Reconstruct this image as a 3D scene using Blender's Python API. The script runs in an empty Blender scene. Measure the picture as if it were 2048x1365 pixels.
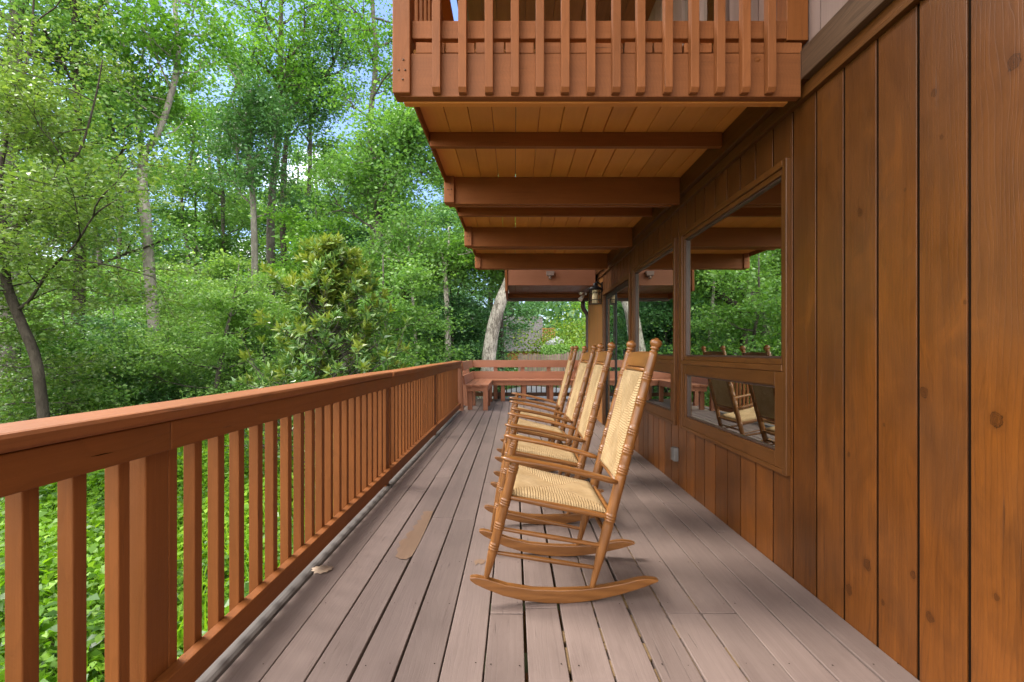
import bpy, math, random
import numpy as np
from mathutils import Vector

random.seed(7); RS = np.random.RandomState(11)
SC = bpy.context.scene
COL = SC.collection
F, HX, HY, CH = 960.0, 1029.0, 705.0, 1.08       # focal length, vanishing point, eye height (survey of the place)

def at(px, py, Y):                                # survey point at depth Y
    return ((px - HX) * Y / F, Y, CH - (py - HY) * Y / F)
def onfloor(px, py, z=0.0):
    Y = F * (CH - z) / (py - HY)
    return ((px - HX) * Y / F, Y, z)

# ------------------------------------------------------------------ materials
def mat_new(name):
    m = bpy.data.materials.new(name); m.use_nodes = True
    nt = m.node_tree; nt.nodes.clear()
    return m, nt
class NT:
    def __init__(s, nt): s.nt = nt
    def n(s, typ, ins=None, **props):
        d = s.nt.nodes.new(typ)
        for k, v in props.items(): setattr(d, k, v)
        for k, v in (ins or {}).items():
            if hasattr(v, 'is_linked') or isinstance(v, bpy.types.NodeSocket): s.nt.links.new(v, d.inputs[k])
            else: d.inputs[k].default_value = v
        return d
    def math(s, op, a, b=0.0, c=None):
        ins = {0: a, 1: b}
        if c is not None: ins[2] = c
        return s.n('ShaderNodeMath', ins, operation=op).outputs[0]
    def mix(s, fac, a, b, mode='MIX'):
        d = s.n('ShaderNodeMix', None, data_type='RGBA', blend_type=mode)
        for i, v in ((0, fac), (6, a), (7, b)):
            if isinstance(v, bpy.types.NodeSocket): s.nt.links.new(v, d.inputs[i])
            else: d.inputs[i].default_value = v if i == 0 else (*v[:3], 1)
        return d.outputs[2]
    def ramp(s, fac, stops):
        d = s.n('ShaderNodeValToRGB', {0: fac})
        cr = d.color_ramp
        while len(cr.elements) < len(stops): cr.elements.new(0.5)
        for e, (p, c) in zip(cr.elements, stops):
            e.position = p; e.color = (*c[:3], 1) if not isinstance(c, (int, float)) else (c, c, c, 1)
        return d.outputs[0]
    def vec(s, op, a, b):
        return s.n('ShaderNodeVectorMath', {0: a, 1: b}, operation=op).outputs[0]
    def out(s, sh): s.nt.links.new(sh, s.n('ShaderNodeOutputMaterial').inputs[0])

def wood(name, cols, axis='Y', fine=70.0, rough=0.5, bump=0.25, stretch=0.06, var=0.25, knots=None,
         grain=1.0, cracks=0.0, lines=0.0, dirt=0.0, dirt_col=(0.12, 0.09, 0.06), spec=0.35, rings=0.0, dents=0.0, low=None):
    m, nt = mat_new(name); g = NT(nt)
    tc = g.n('ShaderNodeTexCoord').outputs['Object']
    rnd = g.n('ShaderNodeAttribute', None, attribute_name='rnd').outputs['Fac']
    off = g.n('ShaderNodeCombineXYZ', {0: g.math('MULTIPLY', rnd, 13.1), 1: g.math('MULTIPLY', rnd, 7.7), 2: g.math('MULTIPLY', rnd, 19.3)}).outputs[0]
    p = g.vec('ADD', tc, off)
    sc = {'X': (stretch, 1, 1), 'Y': (1, stretch, 1), 'Z': (1, 1, stretch)}[axis]
    ps = g.vec('MULTIPLY', p, sc)
    n1 = g.n('ShaderNodeTexNoise', {'Vector': ps, 'Scale': fine, 'Detail': 6.0, 'Roughness': 0.6, 'Distortion': 0.4}).outputs['Fac']
    n2 = g.n('ShaderNodeTexNoise', {'Vector': ps, 'Scale': fine * 0.2, 'Detail': 4.0, 'Distortion': 1.2}).outputs['Fac']
    n3 = g.n('ShaderNodeTexNoise', {'Vector': p, 'Scale': 2.3, 'Detail': 4.0}).outputs['Fac']
    gr = g.math('ADD', g.math('MULTIPLY', n1, 0.5), g.math('MULTIPLY', n2, 0.5))
    if rings > 0:
        w = g.n('ShaderNodeTexWave', {'Vector': ps, 'Scale': fine * 0.14, 'Distortion': 9.0, 'Detail': 3.0, 'Detail Scale': 0.8}, wave_type='BANDS',
                bands_direction='DIAGONAL').outputs['Fac']
        gr = g.math('ADD', g.math('MULTIPLY', gr, 1 - rings), g.math('MULTIPLY', w, rings))
    lo = 0.5 - 0.22 / max(grain, 0.01); hi = 0.5 + 0.22 / max(grain, 0.01)
    mid = tuple((a + b) / 2 for a, b in zip(cols[0], cols[1]))
    c = g.ramp(gr, [(max(0, lo), cols[0]), (0.5, mid), (min(1, hi), cols[1])])
    # board to board and large scale wear
    v = g.math('ADD', g.math('MULTIPLY', rnd, var), 1 - var / 2)
    v = g.math('MULTIPLY', v, g.math('ADD', g.math('MULTIPLY', n3, 0.5), 0.75))
    c = g.mix(1.0, c, g.n('ShaderNodeCombineColor', {0: v, 1: v, 2: v}).outputs[0], 'MULTIPLY')
    height = gr
    if lines > 0:     # crisp cathedral growth lines running along the board
        long_ = g.vec('MULTIPLY', p, {'X': (0.16, 1, 1), 'Y': (1, 0.16, 1), 'Z': (1, 1, 0.16)}[axis])
        wv = g.n('ShaderNodeTexNoise', {'Vector': long_, 'Scale': 7.0, 'Detail': 2.0, 'Roughness': 0.45, 'Distortion': 0.5}).outputs['Fac']
        s3 = g.n('ShaderNodeSeparateXYZ', {0: p})
        acr = s3.outputs[1] if axis == 'Z' else s3.outputs[0]
        ph = g.math('ADD', g.math('MULTIPLY', wv, 10.0), g.math('MULTIPLY', acr, 64.0))
        saw = g.math('FRACT', ph)
        ln = g.ramp(saw, [(0.0, 0.0), (0.62, 0.12), (0.93, 1.0), (1.0, 0.0)])
        fine_n = g.n('ShaderNodeTexNoise', {'Vector': g.vec('MULTIPLY', p, {'X': (0.02, 1, 1), 'Y': (1, 0.02, 1), 'Z': (1, 1, 0.02)}[axis]), 'Scale': 330.0, 'Detail': 3.0, 'Roughness': 0.7}).outputs['Fac']
        c = g.mix(g.math('MULTIPLY', ln, lines), c, tuple(x * 0.42 for x in cols[0]))
        c = g.mix(g.math('MULTIPLY', g.ramp(fine_n, [(0.38, 1.0), (0.6, 0.0)]), lines * 0.8), c, tuple(x * 0.5 for x in cols[0]))
        height = g.math('SUBTRACT', g.math('MULTIPLY', height, 0.6), g.math('MULTIPLY', ln, 0.12))
    if cracks > 0:    # drying checks and flaked streaks
        pk = g.vec('MULTIPLY', p, {'X': (0.035, 1, 1), 'Y': (1, 0.035, 1), 'Z': (1, 1, 0.035)}[axis])
        kn = g.n('ShaderNodeTexNoise', {'Vector': pk, 'Scale': 58.0, 'Detail': 5.0, 'Roughness': 0.6, 'Distortion': 0.2}).outputs['Fac']
        km = g.n('ShaderNodeTexNoise', {'Vector': p, 'Scale': 3.1, 'Detail': 2.0}).outputs['Fac']
        kf = g.math('MULTIPLY', g.ramp(kn, [(0.64, 0.0), (0.69, 1.0)]), g.ramp(km, [(0.48, 0.0), (0.6, 1.0)]))
        c = g.mix(g.math('MULTIPLY', kf, cracks), c, tuple(x * 0.3 for x in cols[0]))
        height = g.math('SUBTRACT', height, g.math('MULTIPLY', kf, 0.8))
    if low:      # worn stain plus eave shade painted in towards the top of the boards (patchy)
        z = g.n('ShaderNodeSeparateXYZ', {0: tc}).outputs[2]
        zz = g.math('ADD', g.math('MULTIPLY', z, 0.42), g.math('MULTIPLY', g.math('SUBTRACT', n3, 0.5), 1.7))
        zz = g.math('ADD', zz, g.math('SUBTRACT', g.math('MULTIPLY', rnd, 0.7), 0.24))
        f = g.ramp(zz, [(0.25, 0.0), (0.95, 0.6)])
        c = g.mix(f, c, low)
    if dirt > 0:
        n4 = g.n('ShaderNodeTexNoise', {'Vector': g.vec('MULTIPLY', p, tuple(1 if s == 1 else 0.35 for s in sc)), 'Scale': 5.0, 'Detail': 7.0, 'Roughness': 0.7}).outputs['Fac']
        f = g.ramp(n4, [(0.52, 0.0), (0.8, dirt)])
        c = g.mix(f, c, dirt_col)
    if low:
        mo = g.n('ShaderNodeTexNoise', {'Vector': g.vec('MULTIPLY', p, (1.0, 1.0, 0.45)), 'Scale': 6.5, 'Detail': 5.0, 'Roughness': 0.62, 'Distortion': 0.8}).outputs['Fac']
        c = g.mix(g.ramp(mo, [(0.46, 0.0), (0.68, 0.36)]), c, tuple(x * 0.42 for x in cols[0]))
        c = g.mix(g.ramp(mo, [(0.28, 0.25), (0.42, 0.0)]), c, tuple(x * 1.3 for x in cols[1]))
    if knots:
        kw = g.n('ShaderNodeTexNoise', {'Vector': tc, 'Scale': 55.0, 'Detail': 4.0, 'Roughness': 0.6}).outputs['Fac']
        tot = None
        for (ky, kz, r) in knots:
            d = g.vec('SUBTRACT', tc, (0.0, ky, kz))
            r *= 0.88
            d = g.vec('MULTIPLY', d, (0.0, 1.0 / r, 0.8 / r))
            wob = g.math('ADD', g.math('MULTIPLY', g.math('SUBTRACT', kw, 0.5), 1.3), g.math('MULTIPLY', g.math('SUBTRACT', n2, 0.5), 0.5))
            L = g.math('ADD', g.n('ShaderNodeVectorMath', {0: d}, operation='LENGTH').outputs['Value'], wob)
            tot = L if tot is None else g.math('MINIMUM', tot, L)
        ring = g.math('SINE', g.math('MULTIPLY', tot, 22.0))
        ringf = g.math('MULTIPLY', g.ramp(tot, [(0.0, 0.85), (0.25, 0.5), (0.75, 0.6), (1.0, 0.0)]), g.math('ADD', g.math('MULTIPLY', ring, 0.5), 0.7))
        halo = g.ramp(g.math('MULTIPLY', tot, 0.4), [(0.3, 0.5), (0.75, 0.0)])
        dk = tuple(x * 0.24 for x in cols[0])
        c = g.mix(halo, c, tuple(x * 0.75 for x in cols[0]))
        c = g.mix(ringf, c, dk)
        rim = g.ramp(tot, [(0.80, 0.0), (0.92, 0.95), (1.0, 0.0)])
        c = g.mix(rim, c, tuple(x * 0.16 for x in cols[0]))
    bmp = g.n('ShaderNodeBump', {'Strength': bump, 'Distance': 0.004, 'Height': height})
    nrm = bmp.outputs[0]
    if dents > 0:
        n5 = g.n('ShaderNodeTexNoise', {'Vector': p, 'Scale': 160.0, 'Detail': 2.0}).outputs['Fac']
        n6 = g.n('ShaderNodeTexNoise', {'Vector': p, 'Scale': 26.0, 'Detail': 3.0}).outputs['Fac']
        hh = g.math('ADD', g.math('MULTIPLY', n5, 0.35), n6)
        nrm = g.n('ShaderNodeBump', {'Strength': dents, 'Distance': 0.004, 'Height': hh, 'Normal': nrm}).outputs[0]
    rr = g.math('ADD', g.math('MULTIPLY', n3, 0.25), rough - 0.12)
    b = g.n('ShaderNodeBsdfPrincipled', {'Base Color': c, 'Roughness': rr, 'Normal': nrm, 'Specular IOR Level': spec})
    g.out(b.outputs[0])
    return m

def plain(name, col, rough=0.5, metal=0.0, noise=0.15, nscale=8.0, bump=0.0, spec=0.4):
    m, nt = mat_new(name); g = NT(nt)
    tc = g.n('ShaderNodeTexCoord').outputs['Object']
    n = g.n('ShaderNodeTexNoise', {'Vector': tc, 'Scale': nscale, 'Detail': 6.0, 'Roughness': 0.65}).outputs['Fac']
    c = g.ramp(n, [(0.25, tuple(x * (1 - noise) for x in col)), (0.75, tuple(min(1, x * (1 + noise)) for x in col))])
    ins = {'Base Color': c, 'Roughness': rough, 'Metallic': metal, 'Specular IOR Level': spec}
    if bump: ins['Normal'] = g.n('ShaderNodeBump', {'Strength': bump, 'Distance': 0.02, 'Height': n}).outputs[0]
    g.out(g.n('ShaderNodeBsdfPrincipled', ins).outputs[0])
    return m

def leafmat(name, c0, c1, c2, trans=0.45, rough=0.38, spec=0.5, patch=0.38):
    m, nt = mat_new(name); g = NT(nt)
    rnd = g.n('ShaderNodeAttribute', None, attribute_name='rnd').outputs['Fac']
    tc = g.n('ShaderNodeTexCoord').outputs['Object']
    oi = g.n('ShaderNodeObjectInfo').outputs['Random']
    n = g.n('ShaderNodeTexNoise', {'Vector': tc, 'Scale': 0.55, 'Detail': 3.0}).outputs['Fac']
    f = g.math('ADD', g.math('MULTIPLY', rnd, 1 - patch), g.math('MULTIPLY', g.math('ADD', g.math('MULTIPLY', n, 2.2), -0.6), patch))
    f = g.math('ADD', f, g.math('MULTIPLY', g.math('SUBTRACT', oi, 0.5), 0.22))
    c = g.ramp(f, [(0.0, c0), (0.5, c1), (1.0, c2)])
    b = g.n('ShaderNodeBsdfPrincipled', {'Base Color': c, 'Roughness': rough, 'Specular IOR Level': spec})
    tcol = g.mix(1.0, c, (1.25, 1.3, 0.55), 'MULTIPLY')
    t = g.n('ShaderNodeBsdfTranslucent', {'Color': tcol})
    mx = g.n('ShaderNodeMixShader', {0: trans, 1: b.outputs[0], 2: t.outputs[0]})
    g.out(mx.outputs[0])
    return m

def barkmat(name, c0, c1, scale=16.0, bump=1.0, lim=(0.34, 0.64)):
    m, nt = mat_new(name); g = NT(nt)
    tc = g.n('ShaderNodeTexCoord').outputs['Object']
    p = g.vec('MULTIPLY', tc, (1.0, 1.0, 0.35))
    n = g.n('ShaderNodeTexNoise', {'Vector': p, 'Scale': scale, 'Detail': 8.0, 'Roughness': 0.7, 'Distortion': 0.8}).outputs['Fac']
    n2 = g.n('ShaderNodeTexNoise', {'Vector': tc, 'Scale': 1.7, 'Detail': 3.0}).outputs['Fac']
    c = g.ramp(g.math('ADD', g.math('MULTIPLY', n, 0.65), g.math('MULTIPLY', n2, 0.35)), [(lim[0], c0), (lim[1], c1)])
    bmp = g.n('ShaderNodeBump', {'Strength': bump, 'Distance': 0.03, 'Height': n}).outputs[0]
    g.out(g.n('ShaderNodeBsdfPrincipled', {'Base Color': c, 'Roughness': 0.9, 'Normal': bmp, 'Specular IOR Level': 0.15}).outputs[0])
    return m

def glassmat(name, base=0.58, tint=(0.55, 0.58, 0.55)):
    m, nt = mat_new(name); g = NT(nt)
    fr = g.n('ShaderNodeFresnel', {'IOR': 1.52}).outputs[0]
    f = g.math('MINIMUM', g.math('ADD', g.math('MULTIPLY', fr, 1.6), base), 0.95)
    tc = g.n('ShaderNodeTexCoord').outputs['Object']
    n = g.n('ShaderNodeTexNoise', {'Vector': tc, 'Scale': 1.3, 'Detail': 1.0}).outputs['Fac']
    nb = g.n('ShaderNodeBump', {'Strength': 0.03, 'Distance': 0.05, 'Height': n}).outputs[0]
    gl = g.n('ShaderNodeBsdfGlossy', {'Color': (0.86, 0.9, 0.86, 1), 'Roughness': 0.0, 'Normal': nb})
    tr = g.n('ShaderNodeBsdfTransparent', {'Color': (*tint, 1)})
    g.out(g.n('ShaderNodeMixShader', {0: f, 1: tr.outputs[0], 2: gl.outputs[0]}).outputs[0])
    return m

TC0, TC1 = (0.172, 0.052, 0.0095), (0.25, 0.083, 0.020)
M = {}
SKYLIT = {}  # cap rails and balcony front: sky light painted in as lighter terracotta
SL0, SL1 = (0.205, 0.066, 0.0175), (0.285, 0.10, 0.032)
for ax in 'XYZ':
    SKYLIT[ax] = wood('skylit_terracotta_' + ax, (SL0, SL1), ax, 60, 0.58, 0.35, spec=0.25, var=0.14, grain=0.8, dirt=0.4, dirt_col=(0.14, 0.045, 0.014), dents=0.35, lines=0.16, cracks=0.7)
    M['paint' + ax] = wood('painted_terracotta_' + ax, (TC0, TC1), ax, 60, 0.58, 0.35, spec=0.22, var=0.12, grain=0.7, dirt=0.35, dirt_col=(0.15, 0.045, 0.013), dents=0.3, lines=0.14, cracks=0.6)
    M['soffit' + ax] = wood('warmlit_soffit_' + ax, ((0.50, 0.185, 0.032), (0.62, 0.26, 0.06)), ax, 60, 0.55, 0.2, var=0.12, grain=0.55, dirt=0.2, dirt_col=(0.17, 0.06, 0.02))  # balcony underside: orange bounce glow put into the board colour
    M['cedar' + ax] = wood('stained_cedar_' + ax, ((0.080, 0.027, 0.0045), (0.14, 0.05, 0.0095)), ax, 55, 0.42, 0.3, var=0.3, grain=0.8, dirt=0.4, dirt_col=(0.06, 0.028, 0.010), lines=0.35, cracks=0.4)
    M['bench' + ax] = wood('bench_paint_' + ax, ((0.26, 0.095, 0.045), (0.34, 0.133, 0.068)), ax, 60, 0.5, 0.25, var=0.12, grain=0.6, dirt=0.25, dirt_col=(0.2, 0.07, 0.035), lines=0.12, cracks=0.4)
    M['oak' + ax] = wood('golden_oak_' + ax, ((0.125, 0.044, 0.0085), (0.25, 0.10, 0.024)), ax, 110, 0.35, 0.2, var=0.2, grain=0.9, dirt=0.35, dirt_col=(0.13, 0.05, 0.015), rings=0.2, spec=0.5)
KN = [at(2030, 125, 1.28), at(1870, 185, 1.50), at(1722, 425, 1.84), at(1850, 785, 1.53), at(1995, 840, 1.33), at(1737, 1130, 1.81), at(1862, 1235, 1.52), at(1690, 1290, 1.9),
      at(1812, 380, 1.65), at(1932, 605, 1.43), at(1995, 1195, 1.33), at(1828, 1150, 1.61), at(1770, 850, 1.73), at(1700, 910, 1.9), at(1885, 275, 1.49), at(1768, 1205, 1.74)]
KR = [0.021, 0.013, 0.014, 0.016, 0.022, 0.02, 0.016, 0.02, 0.006, 0.006, 0.010, 0.012, 0.006, 0.009, 0.007, 0.009]
KN = [((k[1]), k[2], r) for k, r in zip([(0, 1280 / ((kx) - 1031), kz) for kx, kz in
      [(2030, 0), (1870, 0), (1722, 0), (1850, 0), (1995, 0), (1737, 0), (1862, 0), (1700, 0), (1812, 0), (1932, 0), (1995, 0), (1828, 0), (1770, 0), (1700, 0), (1885, 0), (1768, 0)]], KR)]
_ky = [125, 185, 425, 785, 840, 1130, 1235, 1180, 380, 605, 1195, 1150, 850, 910, 275, 1205]
KN = [(y - 4.0, CH - (py - HY) * y / F, r) for (y, _, r), py in zip(KN, _ky)]
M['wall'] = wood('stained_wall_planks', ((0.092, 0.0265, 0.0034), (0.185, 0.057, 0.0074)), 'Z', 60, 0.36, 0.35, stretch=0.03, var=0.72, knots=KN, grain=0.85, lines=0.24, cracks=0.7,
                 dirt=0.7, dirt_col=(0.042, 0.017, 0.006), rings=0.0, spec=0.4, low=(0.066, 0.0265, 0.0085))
M['wallfar'] = wood('clear_wall_panel', ((0.29, 0.11, 0.026), (0.37, 0.16, 0.046)), 'Z', 60, 0.45, 0.2, var=0.15, grain=0.6)
M['belt'] = wood('weathered_belt_board', ((0.08, 0.042, 0.022), (0.15, 0.085, 0.047)), 'Y', 60, 0.6, 0.5, var=0.2, grain=0.9, lines=0.45, cracks=0.5)
M['upper'] = wood('faded_upper_planks', ((0.2, 0.135, 0.112), (0.29, 0.205, 0.175)), 'Z', 50, 0.6, 0.3, var=0.15, grain=0.7)
M['darksoffit'] = wood('dark_upper_soffit', ((0.10, 0.05, 0.022), (0.16, 0.085, 0.04)), 'Y', 50, 0.6, 0.2, var=0.3)
M['deck'] = wood('mauve_deck_paint', ((0.148, 0.107, 0.091), (0.20, 0.147, 0.126)), 'Y', 75, 0.58, 0.5, stretch=0.035, var=0.22, grain=0.8, dirt=0.6, dirt_col=(0.105, 0.073, 0.062), lines=0.07, cracks=0.45, spec=0.25, dents=0.2)
M['grey'] = wood('weathered_grey_wood', ((0.055, 0.046, 0.041), (0.16, 0.138, 0.127)), 'Y', 60, 0.7, 0.7, var=0.2, grain=1.1, cracks=0.8, dirt=0.5, dirt_col=(0.10, 0.07, 0.058))
M['greyfence'] = wood('weathered_fence_wood', ((0.14, 0.10, 0.075), (0.26, 0.2, 0.15)), 'Z', 40, 0.8, 0.3, var=0.4)
M['dark'] = plain('dark_gap', (0.010, 0.006, 0.004), 0.95, spec=0.0)
M['darkbrown'] = plain('dark_brown_metal', (0.055, 0.03, 0.022), 0.45, 0.0, 0.2, 14)
M['blackmetal'] = plain('black_metal', (0.014, 0.014, 0.015), 0.38, 0.6, 0.2, 20)
M['screw'] = plain('screw_steel', (0.10, 0.055, 0.035), 0.5, 0.4)
M['stain'] = wood('worn_tan_stain', ((0.185, 0.108, 0.066), (0.225, 0.143, 0.092)), 'Y', 70, 0.5, 0.4, grain=0.9)
M['litter'] = plain('leaf_litter', (0.16, 0.10, 0.045), 0.9, 0, 0.3, 60, 0.3)
M['leafdry'] = plain('dry_leaf', (0.33, 0.235, 0.165), 0.7, 0, 0.2, 60, 0.2)
M['glass'] = glassmat('window_glass')
M['curtain'] = plain('cream_curtain', (0.5, 0.42, 0.30), 0.9, 0, 0.1, 20)
M['room'] = plain('room_paint', (0.11, 0.08, 0.055), 0.9)
M['white'] = plain('white_plastic', (0.72, 0.7, 0.66), 0.4, 0, 0.05)
M['candle'] = plain('lantern_cream_glass', (0.75, 0.60, 0.36), 0.35, 0, 0.08)
M['greyplate'] = plain('grey_plate', (0.17, 0.155, 0.145), 0.45, 0.3)
M['shingle'] = plain('grey_shingles', (0.16, 0.145, 0.15), 0.85, 0, 0.3, 9, 0.5)
M['asphalt'] = plain('driveway_asphalt', (0.17, 0.17, 0.175), 0.85, 0, 0.2, 4, 0.2)
M['soil'] = plain('forest_soil', (0.075, 0.075, 0.025), 0.95, 0, 0.5, 1.4, 0.6)
M['canvas'] = plain('white_canvas', (0.42, 0.43, 0.45), 0.8, 0, 0.04)
M['car_silver'] = plain('silver_car_paint', (0.42, 0.44, 0.47), 0.25, 0.5, 0.05)
M['car_white'] = plain('pale_car_paint', (0.62, 0.65, 0.68), 0.25, 0.1, 0.05)
M['car_glass'] = plain('car_glass', (0.03, 0.035, 0.04), 0.05, 0.0, 0.05, spec=0.8)
M['rubber'] = plain('tyre_rubber', (0.02, 0.02, 0.02), 0.8)
M['orangewood'] = wood('orange_far_wood', ((0.42, 0.19, 0.06), (0.5, 0.25, 0.09)), 'Z', 30, 0.7, 0.1)
M['bark_dark'] = barkmat('dark_bark', (0.018, 0.014, 0.010), (0.075, 0.063, 0.049))
M['bark_grey'] = barkmat('grey_brown_bark', (0.045, 0.040, 0.033), (0.145, 0.13, 0.108))
M['bark_pale'] = barkmat('pale_bark', (0.10, 0.09, 0.076), (0.30, 0.275, 0.235), 6)
M['bark_white'] = barkmat('white_mottled_bark', (0.14, 0.12, 0.098), (0.58, 0.53, 0.46), 24, 1.0, (0.43, 0.58))
M['lf_bright'] = leafmat('leaf_bright', (0.075, 0.19, 0.028), (0.145, 0.315, 0.045), (0.265, 0.46, 0.08))
M['lf_mid'] = leafmat('leaf_mid', (0.065, 0.165, 0.04), (0.14, 0.285, 0.07), (0.25, 0.415, 0.115))
M['lf_dark'] = leafmat('leaf_dark', (0.042, 0.125, 0.042), (0.09, 0.215, 0.072), (0.165, 0.32, 0.11), 0.3)
M['lf_pale'] = leafmat('leaf_pale', (0.11, 0.23, 0.06), (0.21, 0.37, 0.095), (0.36, 0.52, 0.155))
M['lf_olive'] = leafmat('leaf_olive', (0.068, 0.14, 0.035), (0.13, 0.22, 0.05), (0.25, 0.345, 0.085))
M['lf_magnolia'] = leafmat('leaf_magnolia', (0.052, 0.138, 0.040), (0.127, 0.247, 0.063), (0.276, 0.391, 0.092), 0.22, 0.25, 0.6, patch=0.3)
M['lf_magtip'] = leafmat('leaf_magnolia_new', (0.13, 0.20, 0.03), (0.22, 0.29, 0.045), (0.34, 0.39, 0.07), 0.3, 0.3, 0.5, patch=0.3)
M['lf_ground'] = leafmat('leaf_groundcover', (0.058, 0.145, 0.011), (0.169, 0.339, 0.020), (0.367, 0.544, 0.038), 0.4, 0.5, 0.3, patch=0.45)
M['lf_lime'] = leafmat('leaf_lime', (0.101, 0.187, 0.016), (0.187, 0.281, 0.023), (0.296, 0.359, 0.055))

M['lf_weed'] = leafmat('leaf_weed', (0.031, 0.086, 0.020), (0.078, 0.172, 0.027), (0.187, 0.312, 0.047), patch=0.75)

def rushmat():
    m, nt = mat_new('woven_rush'); g = NT(nt)
    uv = g.n('ShaderNodeAttribute', None, attribute_name='weave').outputs['Vector']
    sp = g.n('ShaderNodeSeparateXYZ', {0: uv})
    u, v = sp.outputs[0], sp.outputs[1]
    au, av = g.math('ABSOLUTE', u), g.math('ABSOLUTE', v)
    sel = g.math('GREATER_THAN', au, av)
    tc = g.n('ShaderNodeTexCoord').outputs['Object']
    wob = g.math('MULTIPLY', g.n('ShaderNodeTexNoise', {'Vector': tc, 'Scale': 14.0, 'Detail': 2.0}).outputs['Fac'], 0.05)
    nz = sp.outputs[2]                                     # cords per half width
    cu = g.math('ADD', u, wob); cv = g.math('ADD', v, wob)
    co = g.math('ADD', g.math('MULTIPLY', sel, cv), g.math('MULTIPLY', g.math('SUBTRACT', 1.0, sel), cu))
    s = g.math('SINE', g.math('MULTIPLY', g.math('MULTIPLY', co, nz), 3.14159))
    s = g.math('ABSOLUTE', s)
    n = g.n('ShaderNodeTexNoise', {'Vector': tc, 'Scale': 60.0, 'Detail': 4.0}).outputs['Fac']
    n2 = g.n('ShaderNodeTexNoise', {'Vector': tc, 'Scale': 9.0, 'Detail': 4.0}).outputs['Fac']
    c = g.ramp(n2, [(0.3, (0.335, 0.228, 0.112)), (0.7, (0.43, 0.31, 0.172))])
    c = g.mix(g.ramp(s, [(0.0, 0.62), (0.5, 0.0)]), c, (0.16, 0.08, 0.025))
    c = g.mix(g.math('MULTIPLY', n, 0.3), c, (0.42, 0.25, 0.1))
    seam = g.ramp(g.math('ABSOLUTE', g.math('SUBTRACT', au, av)), [(0.0, 0.45), (0.03, 0.0)])
    c = g.mix(seam, c, (0.28, 0.15, 0.05))
    b = g.n('ShaderNodeBump', {'Strength': 0.9, 'Distance': 0.004, 'Height': g.math('POWER', s, 0.6)}).outputs[0]
    g.out(g.n('ShaderNodeBsdfPrincipled', {'Base Color': c, 'Roughness': 0.75, 'Normal': b, 'Specular IOR Level': 0.2}).outputs[0])
    return m
M['rush'] = rushmat()

# ------------------------------------------------------------------ mesh helpers
class MB:
    def __init__(s): s.v = []; s.f = []; s.r = []; s.mi = []; s.sm = []
    def add(s, vs, fs, rnd=None, mi=0, smooth=False):
        o = len(s.v); r = random.random() if rnd is None else rnd
        s.v += [tuple(x) for x in vs]
        for f in fs:
            s.f.append([i + o for i in f]); s.r.append(r); s.mi.append(mi); s.sm.append(smooth)
        return s
    def box(s, x0, x1, y0, y1, z0, z1, rnd=None, mi=0, jit=0.0):
        j = lambda: random.uniform(-jit, jit) if jit else 0
        vs = [(x + j(), y + j(), z + j()) for x in (x0, x1) for y in (y0, y1) for z in (z0, z1)]
        fs = [(0, 1, 3, 2), (4, 6, 7, 5), (0, 4, 5, 1), (2, 3, 7, 6), (0, 2, 6, 4), (1, 5, 7, 3)]
        return s.add(vs, fs, rnd, mi)
    def prism(s, poly, axis, a0, a1, rnd=None, mi=0, fn=None):
        n = len(poly); vs = []
        for a in (a0, a1):
            for p in poly:
                if axis == 'Y': q = (p[0], a, p[1])
                elif axis == 'X': q = (a, p[0], p[1])
                else: q = (p[0], p[1], a)
                vs.append(fn(q) if fn else q)
        fs = [tuple(range(n)), tuple(range(2 * n - 1, n - 1, -1))]
        fs += [(i, i + n, (i + 1) % n + n, (i + 1) % n) for i in range(n)]
        return s.add(vs, fs, rnd, mi)
    def tube(s, pts, rad, seg=10, rnd=None, mi=0, cap=True, smooth=True):
        vs, fs = tube_arr(pts, rad, seg, cap)
        return s.add(vs, fs, rnd, mi, smooth)
    def build(s, name, mat, parent=None, org=None, bevel=0.0, seg=2, smooth=False):
        me = bpy.data.meshes.new(name)
        if org is None: org = ORG.get(parent.name, (0, 0, 0)) if parent else (0, 0, 0)
        vs = [(x - org[0], y - org[1], z - org[2]) for x, y, z in s.v]
        me.from_pydata(vs, [], s.f)
        mats = mat if isinstance(mat, (list, tuple)) else [mat]
        for m in mats: me.materials.append(m)
        me.polygons.foreach_set('material_index', s.mi)
        me.polygons.foreach_set('use_smooth', [bool(x or smooth) for x in s.sm])
        a = me.attributes.new('rnd', 'FLOAT', 'FACE'); a.data.foreach_set('value', s.r)
        me.validate(); me.update()
        import bmesh
        bm = bmesh.new(); bm.from_mesh(me); bmesh.ops.recalc_face_normals(bm, faces=bm.faces); bm.to_mesh(me); bm.free()
        o = bpy.data.objects.new(name, me); COL.objects.link(o)
        if parent: o.parent = parent; ORG[o.name] = org
        else: o.location = org
        if bevel:
            b = o.modifiers.new('bevel', 'BEVEL'); b.width = bevel; b.segments = seg; b.limit_method = 'ANGLE'; b.angle_limit = 0.7
        return o
ORG = {}
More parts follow.
